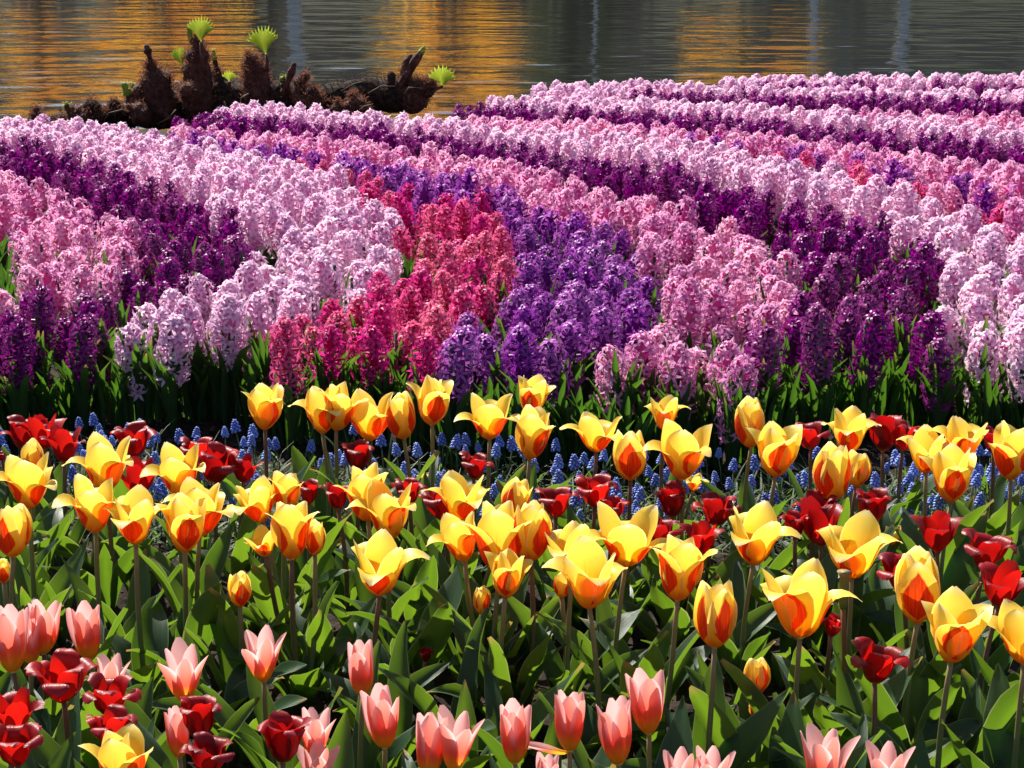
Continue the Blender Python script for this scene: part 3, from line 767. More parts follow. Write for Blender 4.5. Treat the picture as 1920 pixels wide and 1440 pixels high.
# ------------------------------------------------------------------ hyacinths
BANDS = [   # (colour, outline of the band of spike tops in the photograph, what sets the band apart), later ones lie in front
 ('pale',    [(1360,148),(1600,142),(2300,138),(2300,152),(1600,154),(1360,157)], 'in the farthest row by the water'),
 ('purple',  [(1400,158),(1600,157),(2300,157),(2300,163),(1600,162),(1400,164)], 'in the farthest row by the water'),
 ('pale',    [(1005,160),(1200,156),(1400,165),(1600,167),(2300,170),(2300,181),(1600,177),(1400,175),(1200,169),(1005,173)], 'in the second row from the water'),
 ('purple',  [(1190,172),(1400,179),(1600,182),(1800,186),(2300,194),(2300,206),(1800,199),(1600,193),(1400,189),(1190,181)], 'in the upper purple row'),
 ('rose',    [(1560,203),(1800,214),(2300,235),(2300,247),(1800,226),(1560,209)], 'in the upper mixed row'),
 ('pale',    [(925,184),(1000,181),(1200,187),(1440,195),(1600,209),(1800,229),(2300,258),(2300,280),(1800,248),(1600,226),(1440,214),(1200,203),(1000,196),(925,197)], 'in the third pale row'),
 ('purple',  [(855,199),(1000,200),(1200,212),(1440,225),(1600,243),(1800,262),(2300,297),(2300,318),(1800,280),(1600,258),(1440,239),(1200,223),(1000,211),(855,210)], 'in the second purple row'),
 ('rose',    [(850,224),(1000,224),(1200,236),(1440,252),(1600,272),(1800,298),(2300,340),(2300,375),(1800,328),(1600,292),(1440,266),(1200,246),(1000,234),(850,230)], 'in the right hand mixed strip'),
 ('violet',  [(1300,252),(1440,267),(1600,293),(1800,329),(2300,375),(2300,400),(1800,346),(1600,304),(1440,275),(1300,257)], 'in the right hand mixed strip'),
 ('crimson', [(1350,262),(1440,276),(1600,305),(1800,347),(2300,400),(2300,440),(1900,412),(1800,375),(1600,320),(1440,286)], 'in the right hand mixed strip'),
 ('pale',    [(412,198),(520,196),(640,208),(800,222),(1000,237),(1200,256),(1320,268),(1440,291),(1600,328),(1700,352),(1800,382),(1900,420),(2300,440),(2300,760),(1830,760),(1775,620),(1800,588),(1830,560),(1785,505),(1765,455),(1700,415),(1620,390),(1560,368),(1490,346),(1440,330),(1340,310),(1200,280),(1000,259),(830,241),(560,217),(412,211)], 'in the band at the right edge'),
 ('purple',  [(330,222),(410,213),(560,226),(700,240),(830,254),(960,275),(1080,288),(1200,304),(1300,325),(1400,350),(1490,373),(1560,388),(1640,408),(1700,426),(1752,450),(1775,490),(1765,540),(1745,600),(1725,640),(1640,700),(1500,700),(1408,660),(1400,610),(1430,585),(1505,575),(1485,545),(1480,470),(1445,412),(1340,390),(1280,364),(1200,338),(1050,310),(960,296),(830,271),(700,255),(560,241),(330,231)], 'in the broad dark band right of the middle'),
 ('rose',    [(330,240),(420,242),(560,254),(700,268),(830,282),(960,302),(1050,326),(1150,354),(1200,368),(1280,388),(1340,416),(1445,424),(1480,480),(1485,555),(1500,580),(1425,592),(1400,650),(1440,720),(1345,740),(1330,700),(1240,660),(1180,720),(1125,720),(1125,660),(1210,600),(1225,540),(1235,480),(1200,436),(1130,398),(1050,372),(960,350),(850,324),(760,304),(650,286),(500,272),(330,250)], 'between the violet and the dark purple band'),
 ('violet',  [(330,250),(500,274),(650,288),(760,308),(850,328),(960,355),(1050,376),(1130,402),(1200,442),(1232,480),(1222,545),(1208,600),(1115,650),(1100,700),(990,720),(900,690),(780,690),(785,640),(850,600),(930,565),(975,520),(975,435),(958,396),(890,366),(830,366),(750,340),(660,320),(560,294),(430,270),(330,254)], 'in the violet band in the middle'),
 ('crimson', [(560,294),(660,320),(750,340),(830,366),(890,366),(958,396),(975,435),(975,520),(930,565),(850,600),(785,640),(770,700),(480,700),(470,640),(490,600),(560,585),(640,545),(690,510),(750,490),(755,425),(745,388),(700,352),(640,326)], 'in the crimson band'),
 ('pale',    [(-300,222),(100,226),(200,232),(300,252),(400,268),(480,286),(560,304),(640,326),(700,352),(745,388),(755,425),(750,490),(690,510),(640,545),(560,585),(490,600),(470,640),(440,700),(220,720),(222,612),(240,580),(300,545),(390,515),(480,480),(525,460),(520,420),(470,396),(400,376),(330,348),(260,322),(170,296),(80,270),(-300,256)], 'in the thick pale band left of the middle'),
 ('purple',  [(-300,252),(0,262),(80,272),(170,298),(260,324),(330,350),(400,378),(470,408),(488,445),(480,480),(390,515),(300,545),(240,580),(225,640),(60,700),(-300,700),(-300,580),(55,560),(75,530),(130,522),(195,512),(258,494),(270,465),(252,412),(205,368),(140,336),(60,308),(-300,298)], 'in the dark band at the left'),
 ('rose',    [(-300,325),(60,334),(130,362),(200,394),(240,428),(262,475),(258,492),(195,512),(130,522),(75,530),(55,560),(-300,580)], 'at the left edge'),
]
GAPS = [[(-300,415),(0,415),(30,425),(45,470),(48,510),(20,535),(-300,540)], [(470,408),(500,412),(526,462),(505,490),(480,470)], [(748,440),(780,445),(776,520),(745,510)],
        [(1228,480),(1255,480),(1268,540),(1245,590),(1222,550)], [(1745,515),(1780,510),(1805,560),(1770,640),(1735,620)], [(228,462),(262,470),(258,512),(235,500)], [(1318,460),(1350,480),(1342,515),(1318,500)],
        [(1480,470),(1510,480),(1512,540),(1484,540)], [(1300,580),(1345,575),(1350,620),(1300,625)]]
FRONT = [(-300,620),(0,620),(80,610),(200,596),(232,600),(400,590),(470,600),(490,620),(690,622),(790,632),(830,640),(1050,652),(1120,660),(1180,668),(1300,650),(1390,660),(1440,640),(1560,610),(1700,600),(1800,590),(1850,625),(1920,630),(2200,640)]
def inside(x, y, poly):
    c = False; n = len(poly); j = n - 1
    for i in range(n):
        xi, yi = poly[i]; xj, yj = poly[j]
        if (yi > y) != (yj > y) and x < (xj - xi) * (y - yi) / (yj - yi) + xi: c = not c
        j = i
    return c
def pl(poly, x):
    for (x0, y0), (x1, y1) in zip(poly, poly[1:]):
        if x <= x1: return y0 + (y1 - y0) * (x - x0) / (x1 - x0)
    return poly[-1][1]
SHAPE = {   # spike length, radius, florets, petal width, openness
    'pale': (0.116, 0.0405, 56, 0.0054, 1.05), 'purple': (0.120, 0.0365, 44, 0.0044, 0.95), 'crimson': (0.122, 0.035, 44, 0.0044, 0.95),
    'violet': (0.116, 0.040, 42, 0.0046, 1.0), 'rose': (0.116, 0.0405, 44, 0.0050, 1.0)}
def spike_arrays(k, seed, lod):
    Hh, Rr, N, PW, OP = SHAPE[k]; g = random.Random(seed)
    if lod: N = int(N * 0.72); PW *= 1.25
    Hh *= g.uniform(0.9, 1.08)
    V, Fc, U = [], [], []
    ga = 2.39996; a0 = g.uniform(0, 6.28)
    prof_t = (0.0, .0), 
    seg = 2 if lod else 3
    ws = [0.55, 1.0, 0.12] if lod else [0.5, 1.0, 0.95, 0.10]
    nb = 7                                   # core added in throat colour so shaded gaps between florets stay brighter
    for q in range(6):
        v = q / 5; rr = (Rr - 0.0255) * (0.75, 1.0, 1.0, 0.95, 0.72, 0.2)[q]
        for j in range(nb):
            an = 6.2832 * j / nb + q * 0.45; k_ = g.uniform(0.7, 1.25)
            V.append((rr * k_ * math.cos(an), rr * k_ * math.sin(an), Hh * (0.02 + 0.98 * v) + g.uniform(-.003, .003))); U.append((0.5, 0.12))
    for q in range(5):
        for j in range(nb):
            Fc.append((q * nb + j, q * nb + (j + 1) % nb, (q + 1) * nb + (j + 1) % nb, (q + 1) * nb + j))
    for i in range(N):
        t = (i + 0.5) / N; z = Hh * t
        pr = min(1.0, 0.86 + 0.5 * t) if t < 0.5 else 1.0 - 0.62 * max(0, (t - 0.6) / 0.4) ** 2.4
        a = a0 + i * ga + g.uniform(-.25, .25)
        el = R(-22 + 40 * t + 55 * max(0, (t - 0.7) / 0.3) ** 1.5 + g.uniform(-12, 12))
        d = Vector((math.cos(a) * math.cos(el), math.sin(a) * math.cos(el), math.sin(el)))
        c = Vector((0, 0, z)) + d * (Rr - 0.013) * pr * g.uniform(0.9, 1.08)
        sx = d.orthogonal().normalized(); sy = d.cross(sx)
        sz = g.uniform(0.85, 1.15) * (0.72 if t > 0.9 else 1.0) * 0.0198 * (1.06 if lod else 1)
        rot = g.uniform(0, 6.28)
        # tube
        b = len(V); tb = Vector((0, 0, z - 0.002))
        for q in range(3):
            an = q * 2.094; o = (sx * math.cos(an) + sy * math.sin(an)) * 0.0032
            V += [tuple(tb * 0.4 + c * 0.6 + o * 0.8 - d * 0.004), tuple(c + o)]; U += [(0.5, 0), (0.5, 0.1)]
        for q in range(3):
            q2 = (q + 1) % 3; Fc.append((b + 2 * q, b + 2 * q2, b + 2 * q2 + 1, b + 2 * q + 1))
        for m in range(6):
            an = rot + m * 1.0472 + g.uniform(-.12, .12); e = sx * math.cos(an) + sy * math.sin(an); f = d.cross(e)
            op = OP * g.uniform(0.5, 1.2); b = len(V); p = Vector(c)
            for r_ in range(seg + 1):
                v = r_ / seg
                th = (0.35 + 2.1 * v * op)           # opens outwards, then curls back
                if r_: p = p + (e * math.sin(th) + d * math.cos(th)) * sz / seg
                hw = ws[r_] * PW / 2
                V += [tuple(p - f * hw), tuple(p + f * hw)]; U += [(0.0, v), (1.0, v)]
            for r_ in range(seg): Fc.append((b + 2 * r_, b + 2 * r_ + 1, b + 2 * r_ + 3, b + 2 * r_ + 2))
    return V, Fc, U
def spike_mesh(k, seed):
    V, Fc, U = spike_arrays(k, seed, False)
    mb = MB(); mb.v, mb.f, mb.uv, mb.m = V, Fc, U, [0] * len(Fc)
    return mb.mesh(k + '_spike', [HM[k]], smooth=True)
SPIKES = {k: [spike_mesh(k, 100 * i + 7) for i in range(5)] for k in KEYS}
mb = MB(); mb.tube([(0, 0, 0), (0, 0, 0.1), (0, 0, 0.2)], [0.0055, 0.005, 0.0035], 7); HSTEM_ME = mb.mesh('hyacinth_stem', [HSTEM])

g = random.Random(2024)
TOP = 0.205
plants = []
cell = {}
def free(x, y, r):
    cx_, cy_ = int(x // 0.07), int(y // 0.07)
    for i in (-1, 0, 1):
        for j in (-1, 0, 1):
            for q in cell.get((cx_ + i, cy_ + j), ()):
                if (q[0] - x) ** 2 + (q[1] - y) ** 2 < r * r: return False
    return True
for _ in range(150000):
    y0 = math.sqrt(g.uniform(2.9 ** 2, 10.4 ** 2)); hw = 0.345 * y0 + 0.45
    x0 = g.uniform(-hw, hw)
    if not free(x0, y0, 0.0745 if y0 < 4.8 else 0.0745 - min(0.0145, (y0 - 4.8) * 0.012)): continue
    top = TOP + 0.012 * mnoise.noise(Vector((x0 * 3, y0 * 3, 1))) + g.gauss(0, .017 if y0 < 5 else .007)
    px, py, dz = project((x0, y0, top))
    if y0 > edge_y(x0) - 0.06: continue
    cx = min(max(px, -280), 2280)
    if py > pl(FRONT, min(max(px, 2), 1918)) - 2: continue
    hit = None; jw = 6 * 4 / dz
    if y0 > 5: jw *= 0.4
    jx, jy = cx + g.uniform(-jw, jw), py + g.uniform(-jw, jw) * 0.35
    for bi, (k, poly, lab) in enumerate(BANDS):
        if inside(jx, jy, poly): hit = bi
    if hit is None: continue
    if 'mixed strip' in BANDS[hit][2] and g.random() < 0.3: hit = [b[2] for b in BANDS].index('in the right hand mixed strip')
    if any(inside(px, py, q) for q in GAPS): hit = -1
    cell.setdefault((int(x0 // 0.07), int(y0 // 0.07)), []).append((x0, y0))
    plants.append([x0, y0, top, hit, dz, px, py, None])
# the spikes one can point to along the front edge: top pixel, colour, label
HF = [
 (255, 618, 'pale', 'pale pink hyacinth with the lowest hanging spike, foremost at the left end of its band'),
 (345, 590, 'pale', 'pale pink hyacinth second along the front of its band, behind dark leaves'),
 (405, 588, 'pale', 'pale pink hyacinth third along the front of its band, broad and rounded'),
 (510, 545, 'pale', 'pale pink hyacinth right above the lone foremost crimson spike'),
 (497, 625, 'crimson', 'crimson hyacinth standing foremost and alone at the left of its band'),
 (568, 604, 'crimson', 'crimson hyacinth second along the front of its band'),
 (612, 618, 'crimson', 'crimson hyacinth with the darkest spike, third along the front of its band'),
 (678, 622, 'crimson', 'crimson hyacinth last along the front of its band, beside tall dark leaves'),
 (835, 635, 'violet', 'violet hyacinth foremost at the left, leaning over the yellow tulips'),
 (935, 640, 'violet', 'violet hyacinth second along the front, behind the flat topped yellow tulip'),
 (1050, 650, 'violet', 'violet hyacinth hanging lowest, right of the highest yellow tulip'),
 (1158, 668, 'rose', 'rose pink hyacinth standing foremost, above the bowl shaped yellow tulip'),
 (1215, 640, 'rose', 'rose pink hyacinth right behind the foremost rose pink one'),
 (1300, 655, 'rose', 'rose pink hyacinth with bent stem and leaves showing through it'),
 (1375, 690, 'rose', 'rose pink hyacinth leaning against the darkest purple spike'),
 (1440, 632, 'purple', 'dark purple hyacinth with the blackest spike, foremost beside rose pink'),
 (1580, 600, 'purple', 'dark purple hyacinth foremost above the open grassy leaves'),
 (1690, 590, 'purple', 'dark purple hyacinth at the right end of its band front'),
 (1765, 640, 'purple', 'dark purple hyacinth low and bent, left of the right edge pale spikes'),
 (1795, 585, 'pale', 'pale pink hyacinth nodding at the left corner of the right edge band'),
 (1842, 632, 'pale', 'pale pink hyacinth standing foremost in the right edge band'),
 (1900, 622, 'pale', 'pale pink hyacinth cut by the right edge, in the front of its band'),
 (62, 618, 'purple', 'dark purple hyacinth foremost at the left, its spike reaching lowest'),
 (20, 600, 'purple', 'dark purple hyacinth at the left edge of the front row'),
 (135, 600, 'purple', 'dark purple hyacinth third from the left edge in the front row'),
 (185, 590, 'purple', 'dark purple hyacinth left beside the lowest hanging pale pink spike'),
]
FRONTLAB = set(h[3] for h in HF)
for px, py, k, lab in HF:
    z = TOP - 0.01; b, spx = on_plane(px, py, z)
    plants = [p for p in plants if (p[0] - b.x) ** 2 + (p[1] - b.y) ** 2 > 0.052 ** 2]
    plants.append([b.x, b.y, z, k, project(b)[2], px, py, lab])
plants.sort(key=lambda p: (p[7] is None, p[4]))
inframe = [p for p in plants if -30 < p[5] < 1950 and p[3] != -1]
N_IND = 300
single = inframe[:N_IND]; sid = set(id(p) for p in single)
mass = [p for p in plants if id(p) not in sid]
COLN = {'pale': 'pale pink', 'purple': 'dark purple', 'crimson': 'crimson', 'violet': 'violet', 'rose': 'rose pink'}
for x0, y0, top, hit, dz, px, py, lab in single:
    k = hit if isinstance(hit, str) else BANDS[hit][0]
    gz = ground_z(x0, y0)
    e = empty('hyacinth', (x0, y0, gz), g.uniform(0, 6.28))
    if lab is None:
        where = BANDS[hit][2]
        grp = COLN[k] + ' hyacinths ' + where
        if k == 'rose' and px < 400: where = 'at the left edge'
        lab = COLN[k] + ' hyacinth behind the front row, ' + where
    else: grp = 'hyacinths along the front of the bed'
    tag(e, lab, 'hyacinth', grp)
    sh = SHAPE[k][0]; tilt = (R(g.gauss(0, 7.5)), R(g.gauss(0, 7.5)), g.uniform(0, 6.28))
    link('flower_spike', g.choice(SPIKES[k]), e, (0, 0, top - gz - sh), tilt, (g.uniform(.92, 1.08), g.uniform(.92, 1.08), g.uniform(.92, 1.06)))
    link('stem', HSTEM_ME, e, (0, 0, -0.005), (0, 0, 0), (1, 1, (top - gz - 0.012) / 0.2))
    a0 = g.uniform(0, 6.28)
    if py > pl(FRONT, min(max(px, 2), 1918)) - 45:
        for i in range(8): link('leaf', g.choice(HL), e, (0, 0, 0), (0, 0, -1.57 + g.uniform(-1.3, 1.3) - e.rotation_euler.z), g.uniform(0.9, 1.2))
    for i in range(5): link('leaf', g.choice(HL), e, (0, 0, 0), (0, 0, a0 + i * 1.57 + g.uniform(-.5, .5)), g.uniform(0.85, 1.15))

# the many hyacinths farther back as one mass
lods = {k: [spike_arrays(k, 300 + i, True) for i in range(5)] for k in KEYS}
leafs = []
for me in HL[:5]:
    co = np.empty(len(me.vertices) * 3); me.vertices.foreach_get('co', co)
    leafs.append((co.reshape(-1, 3), [tuple(p.vertices) for p in me.polygons]))
AV, AF, AU, AM, AP = [], [], [], [], []; off = 0
LA = {k: [(np.array(V), np.array(Fc), np.array(U)) for V, Fc, U in lods[k]] for k in KEYS}
LL = [(co, np.array(f)) for co, f in leafs]
for x0, y0, top, hit, dz, px, py, lab in mass:
    k = hit if isinstance(hit, str) else (BANDS[hit][0] if hit >= 0 else 'pale')
    nl = 2 if dz > 4.5 else 4
    if hit == -1: nl = 9
    V, Fc, U = g.choice(LA[k]); sh = SHAPE[k][0]
    M = np.array(Euler((R(g.gauss(0, 7.5)), R(g.gauss(0, 7.5)), g.uniform(0, 6.28))).to_matrix())
    s_ = g.uniform(0.92, 1.1)
    W = (V * s_) @ M.T + np.array((x0, y0, top - sh))
    if hit != -1:
        AV.append(W); AF.append(Fc + off); AU.append(U); AM.append(np.full(len(Fc), KEYS.index(k))); AP.append(np.full(len(W), g.random())); off += len(W)
    for q in range(nl):
        co, f = g.choice(LL); a = g.uniform(0, 6.28)
        Rz = np.array(Euler((0, 0, a)).to_matrix())
        W = co @ Rz.T + np.array((x0, y0, 0)); AV.append(W); AF.append(f + off); AU.append(np.tile((0.5, 0.5), (len(W), 1)))
        AM.append(np.full(len(f), len(KEYS))); AP.append(np.zeros(len(W))); off += len(W)
for q in range(230):
    fx = -250 + q * 10.6 + g.uniform(-5, 5)
    fp_, _s = on_plane(fx, pl(FRONT, min(max(fx, 2), 1918)) + 4, TOP)
    for _ in range(3):
        co, f = g.choice(LL); Rz = np.array((Euler((0, 0, g.uniform(-2.9, -0.2))).to_matrix()))
        W = (co * g.uniform(0.75, 1.0)) @ Rz.T + np.array((fp_.x + g.uniform(-.02, .02), fp_.y + g.uniform(-.05, .01), 0))
        AV.append(W); AF.append(f + off); AU.append(np.tile((0.5, 0.5), (len(W), 1))); AM.append(np.full(len(f), len(KEYS))); AP.append(np.zeros(len(W))); off += len(W)
AV = np.concatenate(AV); AF = np.concatenate(AF); AU = np.concatenate(AU); AM = np.concatenate(AM); AP = np.concatenate(AP)
me = bpy.data.meshes.new('hyacinth_mass')
me.vertices.add(len(AV)); me.vertices.foreach_set('co', AV.astype(np.float32).ravel())
me.loops.add(len(AF) * 4); me.loops.foreach_set('vertex_index', AF.astype(np.int32).ravel())
me.polygons.add(len(AF)); me.polygons.foreach_set('loop_start', np.arange(0, len(AF) * 4, 4, dtype=np.int32))
for k in KEYS: me.materials.append(HMS[k])
me.materials.append(HY_LEAF)
me.polygons.foreach_set('material_index', AM.astype(np.int32))
me.polygons.foreach_set('use_smooth', np.ones(len(AF), dtype=bool))
uvl = me.uv_layers.new(name='UVMap'); uvl.data.foreach_set('uv', AU[AF.ravel()].astype(np.float32).ravel())
at = me.attributes.new('plant', 'FLOAT', 'POINT'); at.data.foreach_set('value', AP.astype(np.float32))
me.update(calc_edges=True)
tag(link('hyacinth_bands', me), 'hyacinths in curving pink, purple, crimson and violet bands reaching back to the water', 'hyacinths', None, 'stuff')
print('hyacinths', len(plants), 'single', len(single), 'mass faces', len(AF))

# ------------------------------------------------------------------ grape hyacinths
def muscari_mesh(seed):
    g = random.Random(seed); mb = MB(); Hh = 0.021
    mb.tube([(0, 0, 0), (0, 0, Hh * .3), (0, 0, Hh * .7), (0, 0, Hh)], [0.0035, 0.0045, 0.0035, 0.001], 7)
    N = 34
    for i in range(N):
        t = i / N; z = Hh * t; r = 0.0076 * (1 - 0.85 * t ** 1.7) * (0.85 + min(.15, t)); a = i * 2.39996
        d = Vector((math.cos(a), math.sin(a), -0.5 + 0.9 * t)).normalized(); c = Vector((r * math.cos(a) * 0.7, r * math.sin(a) * 0.7, z))
        q = 0.0029 * (1 - 0.45 * t)
        mb.tube([c - d * q, c, c + d * q * 0.9, c + d * q * 1.5], [q * .4, q, q * .95, q * .5], 6, cap=False)
        e = c + d * q * 1.5; x = d.orthogonal().normalized(); y_ = d.cross(x)
        mb.poly([e + (x * math.cos(b) + y_ * math.sin(b)) * q * 0.5 for b in (0, 1.05, 2.1, 3.14, 4.2, 5.2)], 1)
    return mb.mesh('muscari_head', [MUS, MUSR])
MH = [muscari_mesh(i) for i in range(4)]
mb = MB(); mb.tube([(0, 0, 0), (0.002, 0, 0.05), (0, 0, 0.1)], [0.0013, 0.0012, 0.001], 5); MST = mb.mesh('muscari_stem', [MSTEM])
MUP = [(0,790),(150,775),(300,785),(430,790),(600,790),(750,800),(860,805),(980,815),(1100,835),(1250,840),(1400,838),(1550,835),(1700,830),(1920,835)]
MLO = [(0,900),(150,900),(300,930),(450,985),(600,960),(760,950),(900,960),(1060,955),(1200,960),(1290,960),(1430,960),(1600,935),(1780,960),(1920,930)]
pts = []; tries = 0; g = random.Random(31)
while len(pts) < 296 and tries < 20000:
    tries += 1
    px = g.uniform(-20, 1940); t_ = g.random(); py = pl(MUP, px) + (pl(MLO, px) - pl(MUP, px)) * t_
    z = 0.085 + g.uniform(-.018, .018); b, spx = on_plane(px, py, z)
    cl = mnoise.noise(Vector((b.x * 5, b.y * 7, 2)))
    if g.random() > (0.8 if px > 520 else 1.0) + 0.7 * cl: continue
    if any((b.x - q.x) ** 2 + (b.y - q.y) ** 2 < 0.019 ** 2 for q, _ in pts): continue
    pts.append((b, px))
for b, px in pts:
    gz = ground_z(b.x, b.y)
    e = empty('grape_hyacinth', (b.x, b.y, gz))
    if px < 480: lab = 'small blue grape hyacinth near ragged red tulips at the left of the strip'
    elif px < 900: lab = 'small blue grape hyacinth on bare soil among the tall stems of yellow tulips'
    elif px < 1300: lab = 'small blue grape hyacinth in the strip below the violet and rose hyacinths'
    else: lab = 'small blue grape hyacinth in the strip below the dark purple hyacinths'
    tag(e, lab, 'grape hyacinth', lab.replace('small blue grape hyacinth', 'grape hyacinths'))
    h = b.z - gz - 0.010; ln = R(g.uniform(-9, 9))
    link('stem', MST, e, (0, 0, -0.003), (0, ln, 0), (1, 1, h / 0.1))
    link('flower_head', g.choice(MH), e, (math.sin(ln) * (h - 0.006), 0, math.cos(ln) * (h - 0.006)), (R(g.uniform(-10, 10)), ln + R(g.uniform(-10, 10)), g.uniform(0, 6.28)), g.uniform(0.7, 1.1))

# grassy leaves round the grape hyacinths and at the left edge; crumbs of soil
def blade(mb, p, L, W, a, bend, lean):
    P, UV = [], []
    d = Vector((math.cos(a), math.sin(a), 0)); n = Vector((-d.y, d.x, 0)); q = Vector(p)
    for i in range(5):
        v = i / 4; th = lean + bend * v
        if i: q = q + (d * math.sin(th) + Vector((0, 0, math.cos(th)))) * L / 4
        hw = W / 2 * (1 - v ** 2.2) + 0.0002
        P.append([q - n * hw, q + n * hw]); UV.append([(0, v), (1, v)])
    mb.grid(P, UV)
mb = MB(); g = random.Random(8)
for b, px in pts:
    for _ in range(8):
        x, y_ = b.x + g.gauss(0, .014), b.y + g.gauss(0, .014)
        blade(mb, (x, y_, ground_z(x, y_) - .003), g.uniform(.05, .11), g.uniform(.003, .005), g.uniform(0, 6.28), g.uniform(.4, 1.7), g.uniform(.2, .7))
for _ in range(500):
    px, py = g.uniform(-20, 1940), g.uniform(900, 1110)
    b, spx = on_plane(px, py, 0.0)
    if mnoise.noise(Vector((b.x * 6, b.y * 6, 9))) < -0.1: continue
    blade(mb, (b.x, b.y, ground_z(b.x, b.y) - .003), g.uniform(.03, .08), g.uniform(.0025, .004), g.uniform(0, 6.28), g.uniform(.4, 1.6), g.uniform(.2, .9))
for _ in range(900):
    px, py = g.uniform(-150, 75), g.uniform(470, 620)
    b, spx = on_plane(px, py, 0.0)
    blade(mb, (b.x, b.y, ground_z(b.x, b.y) - .003), g.uniform(.06, .15), g.uniform(.004, .008), g.uniform(0, 6.28), g.uniform(.2, 1.2), g.uniform(.1, .6))
tag(link('grass_leaves', mb.mesh('grass_leaves', [GRASS])), 'thin grassy leaves sprouting around the grape hyacinths', 'grass', None, 'stuff')
mb = MB()
for _ in range(5200):
    y_ = 1.2 + 2.3 * g.random() ** 0.8; x = g.uniform(-1, 1) * (0.34 * y_ + 0.1)
    r = 0.0022 + 0.0065 * g.random() ** 3; c = Vector((x, y_, ground_z(x, y_) + r * 0.35)); b0 = len(mb.v)
    for d in ((1, 0, 0), (-1, 0, 0), (0, 1, 0), (0, -1, 0), (0, 0, .8), (0, 0, -.8)):
        mb.v.append(tuple(c + Vector(d) * r * g.uniform(.6, 1.3) + Vector((g.uniform(-1, 1), g.uniform(-1, 1), g.uniform(-1, 1))) * r * .35)); mb.uv.append((0, 0))
    for q in ((0, 2, 4), (2, 1, 4), (1, 3, 4), (3, 0, 4), (2, 0, 5), (1, 2, 5), (3, 1, 5), (0, 3, 5)): mb.f.append(tuple(b0 + i for i in q)); mb.m.append(0)
tag(link('soil_crumbs', mb.mesh('soil_crumbs', [CRUMB], False)), 'loose dark crumbs of soil between the plants', 'soil', None, 'stuff')

# ------------------------------------------------------------------ the hairy rhizome by the water
GY = 7.75
def G(px, py, dy=0.0): return on_wall(px, py, GY + dy)
PXM = F / project(G(440, 200))[2]
def lump(path, radii, n=16, amp=0.25, seed=0, fscale=14):
    """thick noisy tube along path (points) with rounded ends"""
    pts = [Vector(p) for p in path]; k = len(pts)
    fine, fr = [], []
    st = 7 if k > 2 else 10
    for i in range(k - 1):
        for q in range(st):
            t = q / st; fine.append(pts[i].lerp(pts[i + 1], t)); fr.append(radii[i] + (radii[i + 1] - radii[i]) * (t * t * (3 - 2 * t)))
    fine.append(pts[-1]); fr.append(radii[-1])
    t0 = (fine[0] - fine[1]).normalized(); t1 = (fine[-1] - fine[-2]).normalized()
    pre = [(fine[0] + t0 * fr[0] * math.sin(a), fr[0] * math.cos(a)) for a in (1.45, 1.0, 0.5)]
    post = [(fine[-1] + t1 * fr[-1] * math.sin(a), fr[-1] * math.cos(a)) for a in (0.5, 1.0, 1.45)]
    fine = [p for p, _ in pre] + fine + [p for p, _ in post]; fr = [r for _, r in pre] + fr + [r for _, r in post]
    mb = MB(); mb.tube(fine, fr, n)
    nrm = []
    for i, p in enumerate(fine):
        for j in range(n):
            v = Vector(mb.v[i * n + j]); d = (v - p); d = d.normalized() if d.length > 1e-6 else Vector((0, 0, 1))
            o = v + d * fr[i] * amp * (mnoise.fractal(v * fscale + Vector((seed, 0, 0)), 0.8, 2.2, 3))
            mb.v[i * n + j] = tuple(o); nrm.append((o, d))
    return mb, nrm
def hairs(mb, nrm, count, L, W, seed, up=0.5, m=1):
    g = random.Random(seed)
    for _ in range(count):
        o, d = g.choice(nrm)
        if d.z < -0.6: continue
        dr = (d + Vector((g.gauss(0, .45), g.gauss(0, .45), up + g.gauss(0, .35)))).normalized()
        a = Vector((g.gauss(0, 1), g.gauss(0, 1), g.gauss(0, 1))); s_ = dr.cross(a).normalized() * W
        p = o + Vector((g.gauss(0, 1), g.gauss(0, 1), g.gauss(0, 1))) * W * 4; l = L * g.uniform(.4, 1.3)
        mid = p + dr * l * .55; tip = mid + (dr + Vector((g.gauss(0, .5), g.gauss(0, .5), g.gauss(0, .3) - .2))).normalized() * l * .5
        mb.poly([p - s_, p + s_, mid + s_ * .7, mid - s_ * .7], m); mb.poly([mid - s_ * .7, mid + s_ * .7, tip], m)
gun = empty('giant_rhubarb', G(440, 240)); gun.location.z = 0.0
tag(gun, 'hairy brown rootstock with sprouting bright green leaves at the water edge', 'plant')
GO = Vector(gun.location)
def gpart(name, mb, mats, parent=gun, **p):
    base = GO if parent is gun else GO + Vector(parent.location)
    mb.v = [tuple(Vector(v) - base) for v in mb.v]
    return link(name, mb.mesh('gunnera_' + name, mats), parent)
def px(n): return n / PXM
# creeping rhizomes
for i, (path, rad, cnt) in enumerate((
    ([G(215, 226, .05), G(300, 205, .1), G(400, 190, .1), G(500, 182, .1), G(600, 200, .05)], [px(22), px(38), px(42), px(38), px(28)], 3000),
    ([G(560, 212, .0), G(640, 190, .05), G(710, 180, .08), G(770, 180, .05), G(800, 170, .0)], [px(24), px(34), px(33), px(32), px(16)], 2600),
    ([G(60, 238, -.05), G(140, 232, .0), G(230, 226, .05)], [px(12), px(20), px(26)], 800))):
    mb, nr = lump(path, rad, 22, 0.34, i * 5, 9)
    hairs(mb, nr, cnt, px(9), px(0.75), i, 0.35)
    gpart('rhizome', mb, [RHIZ, FIBRE])
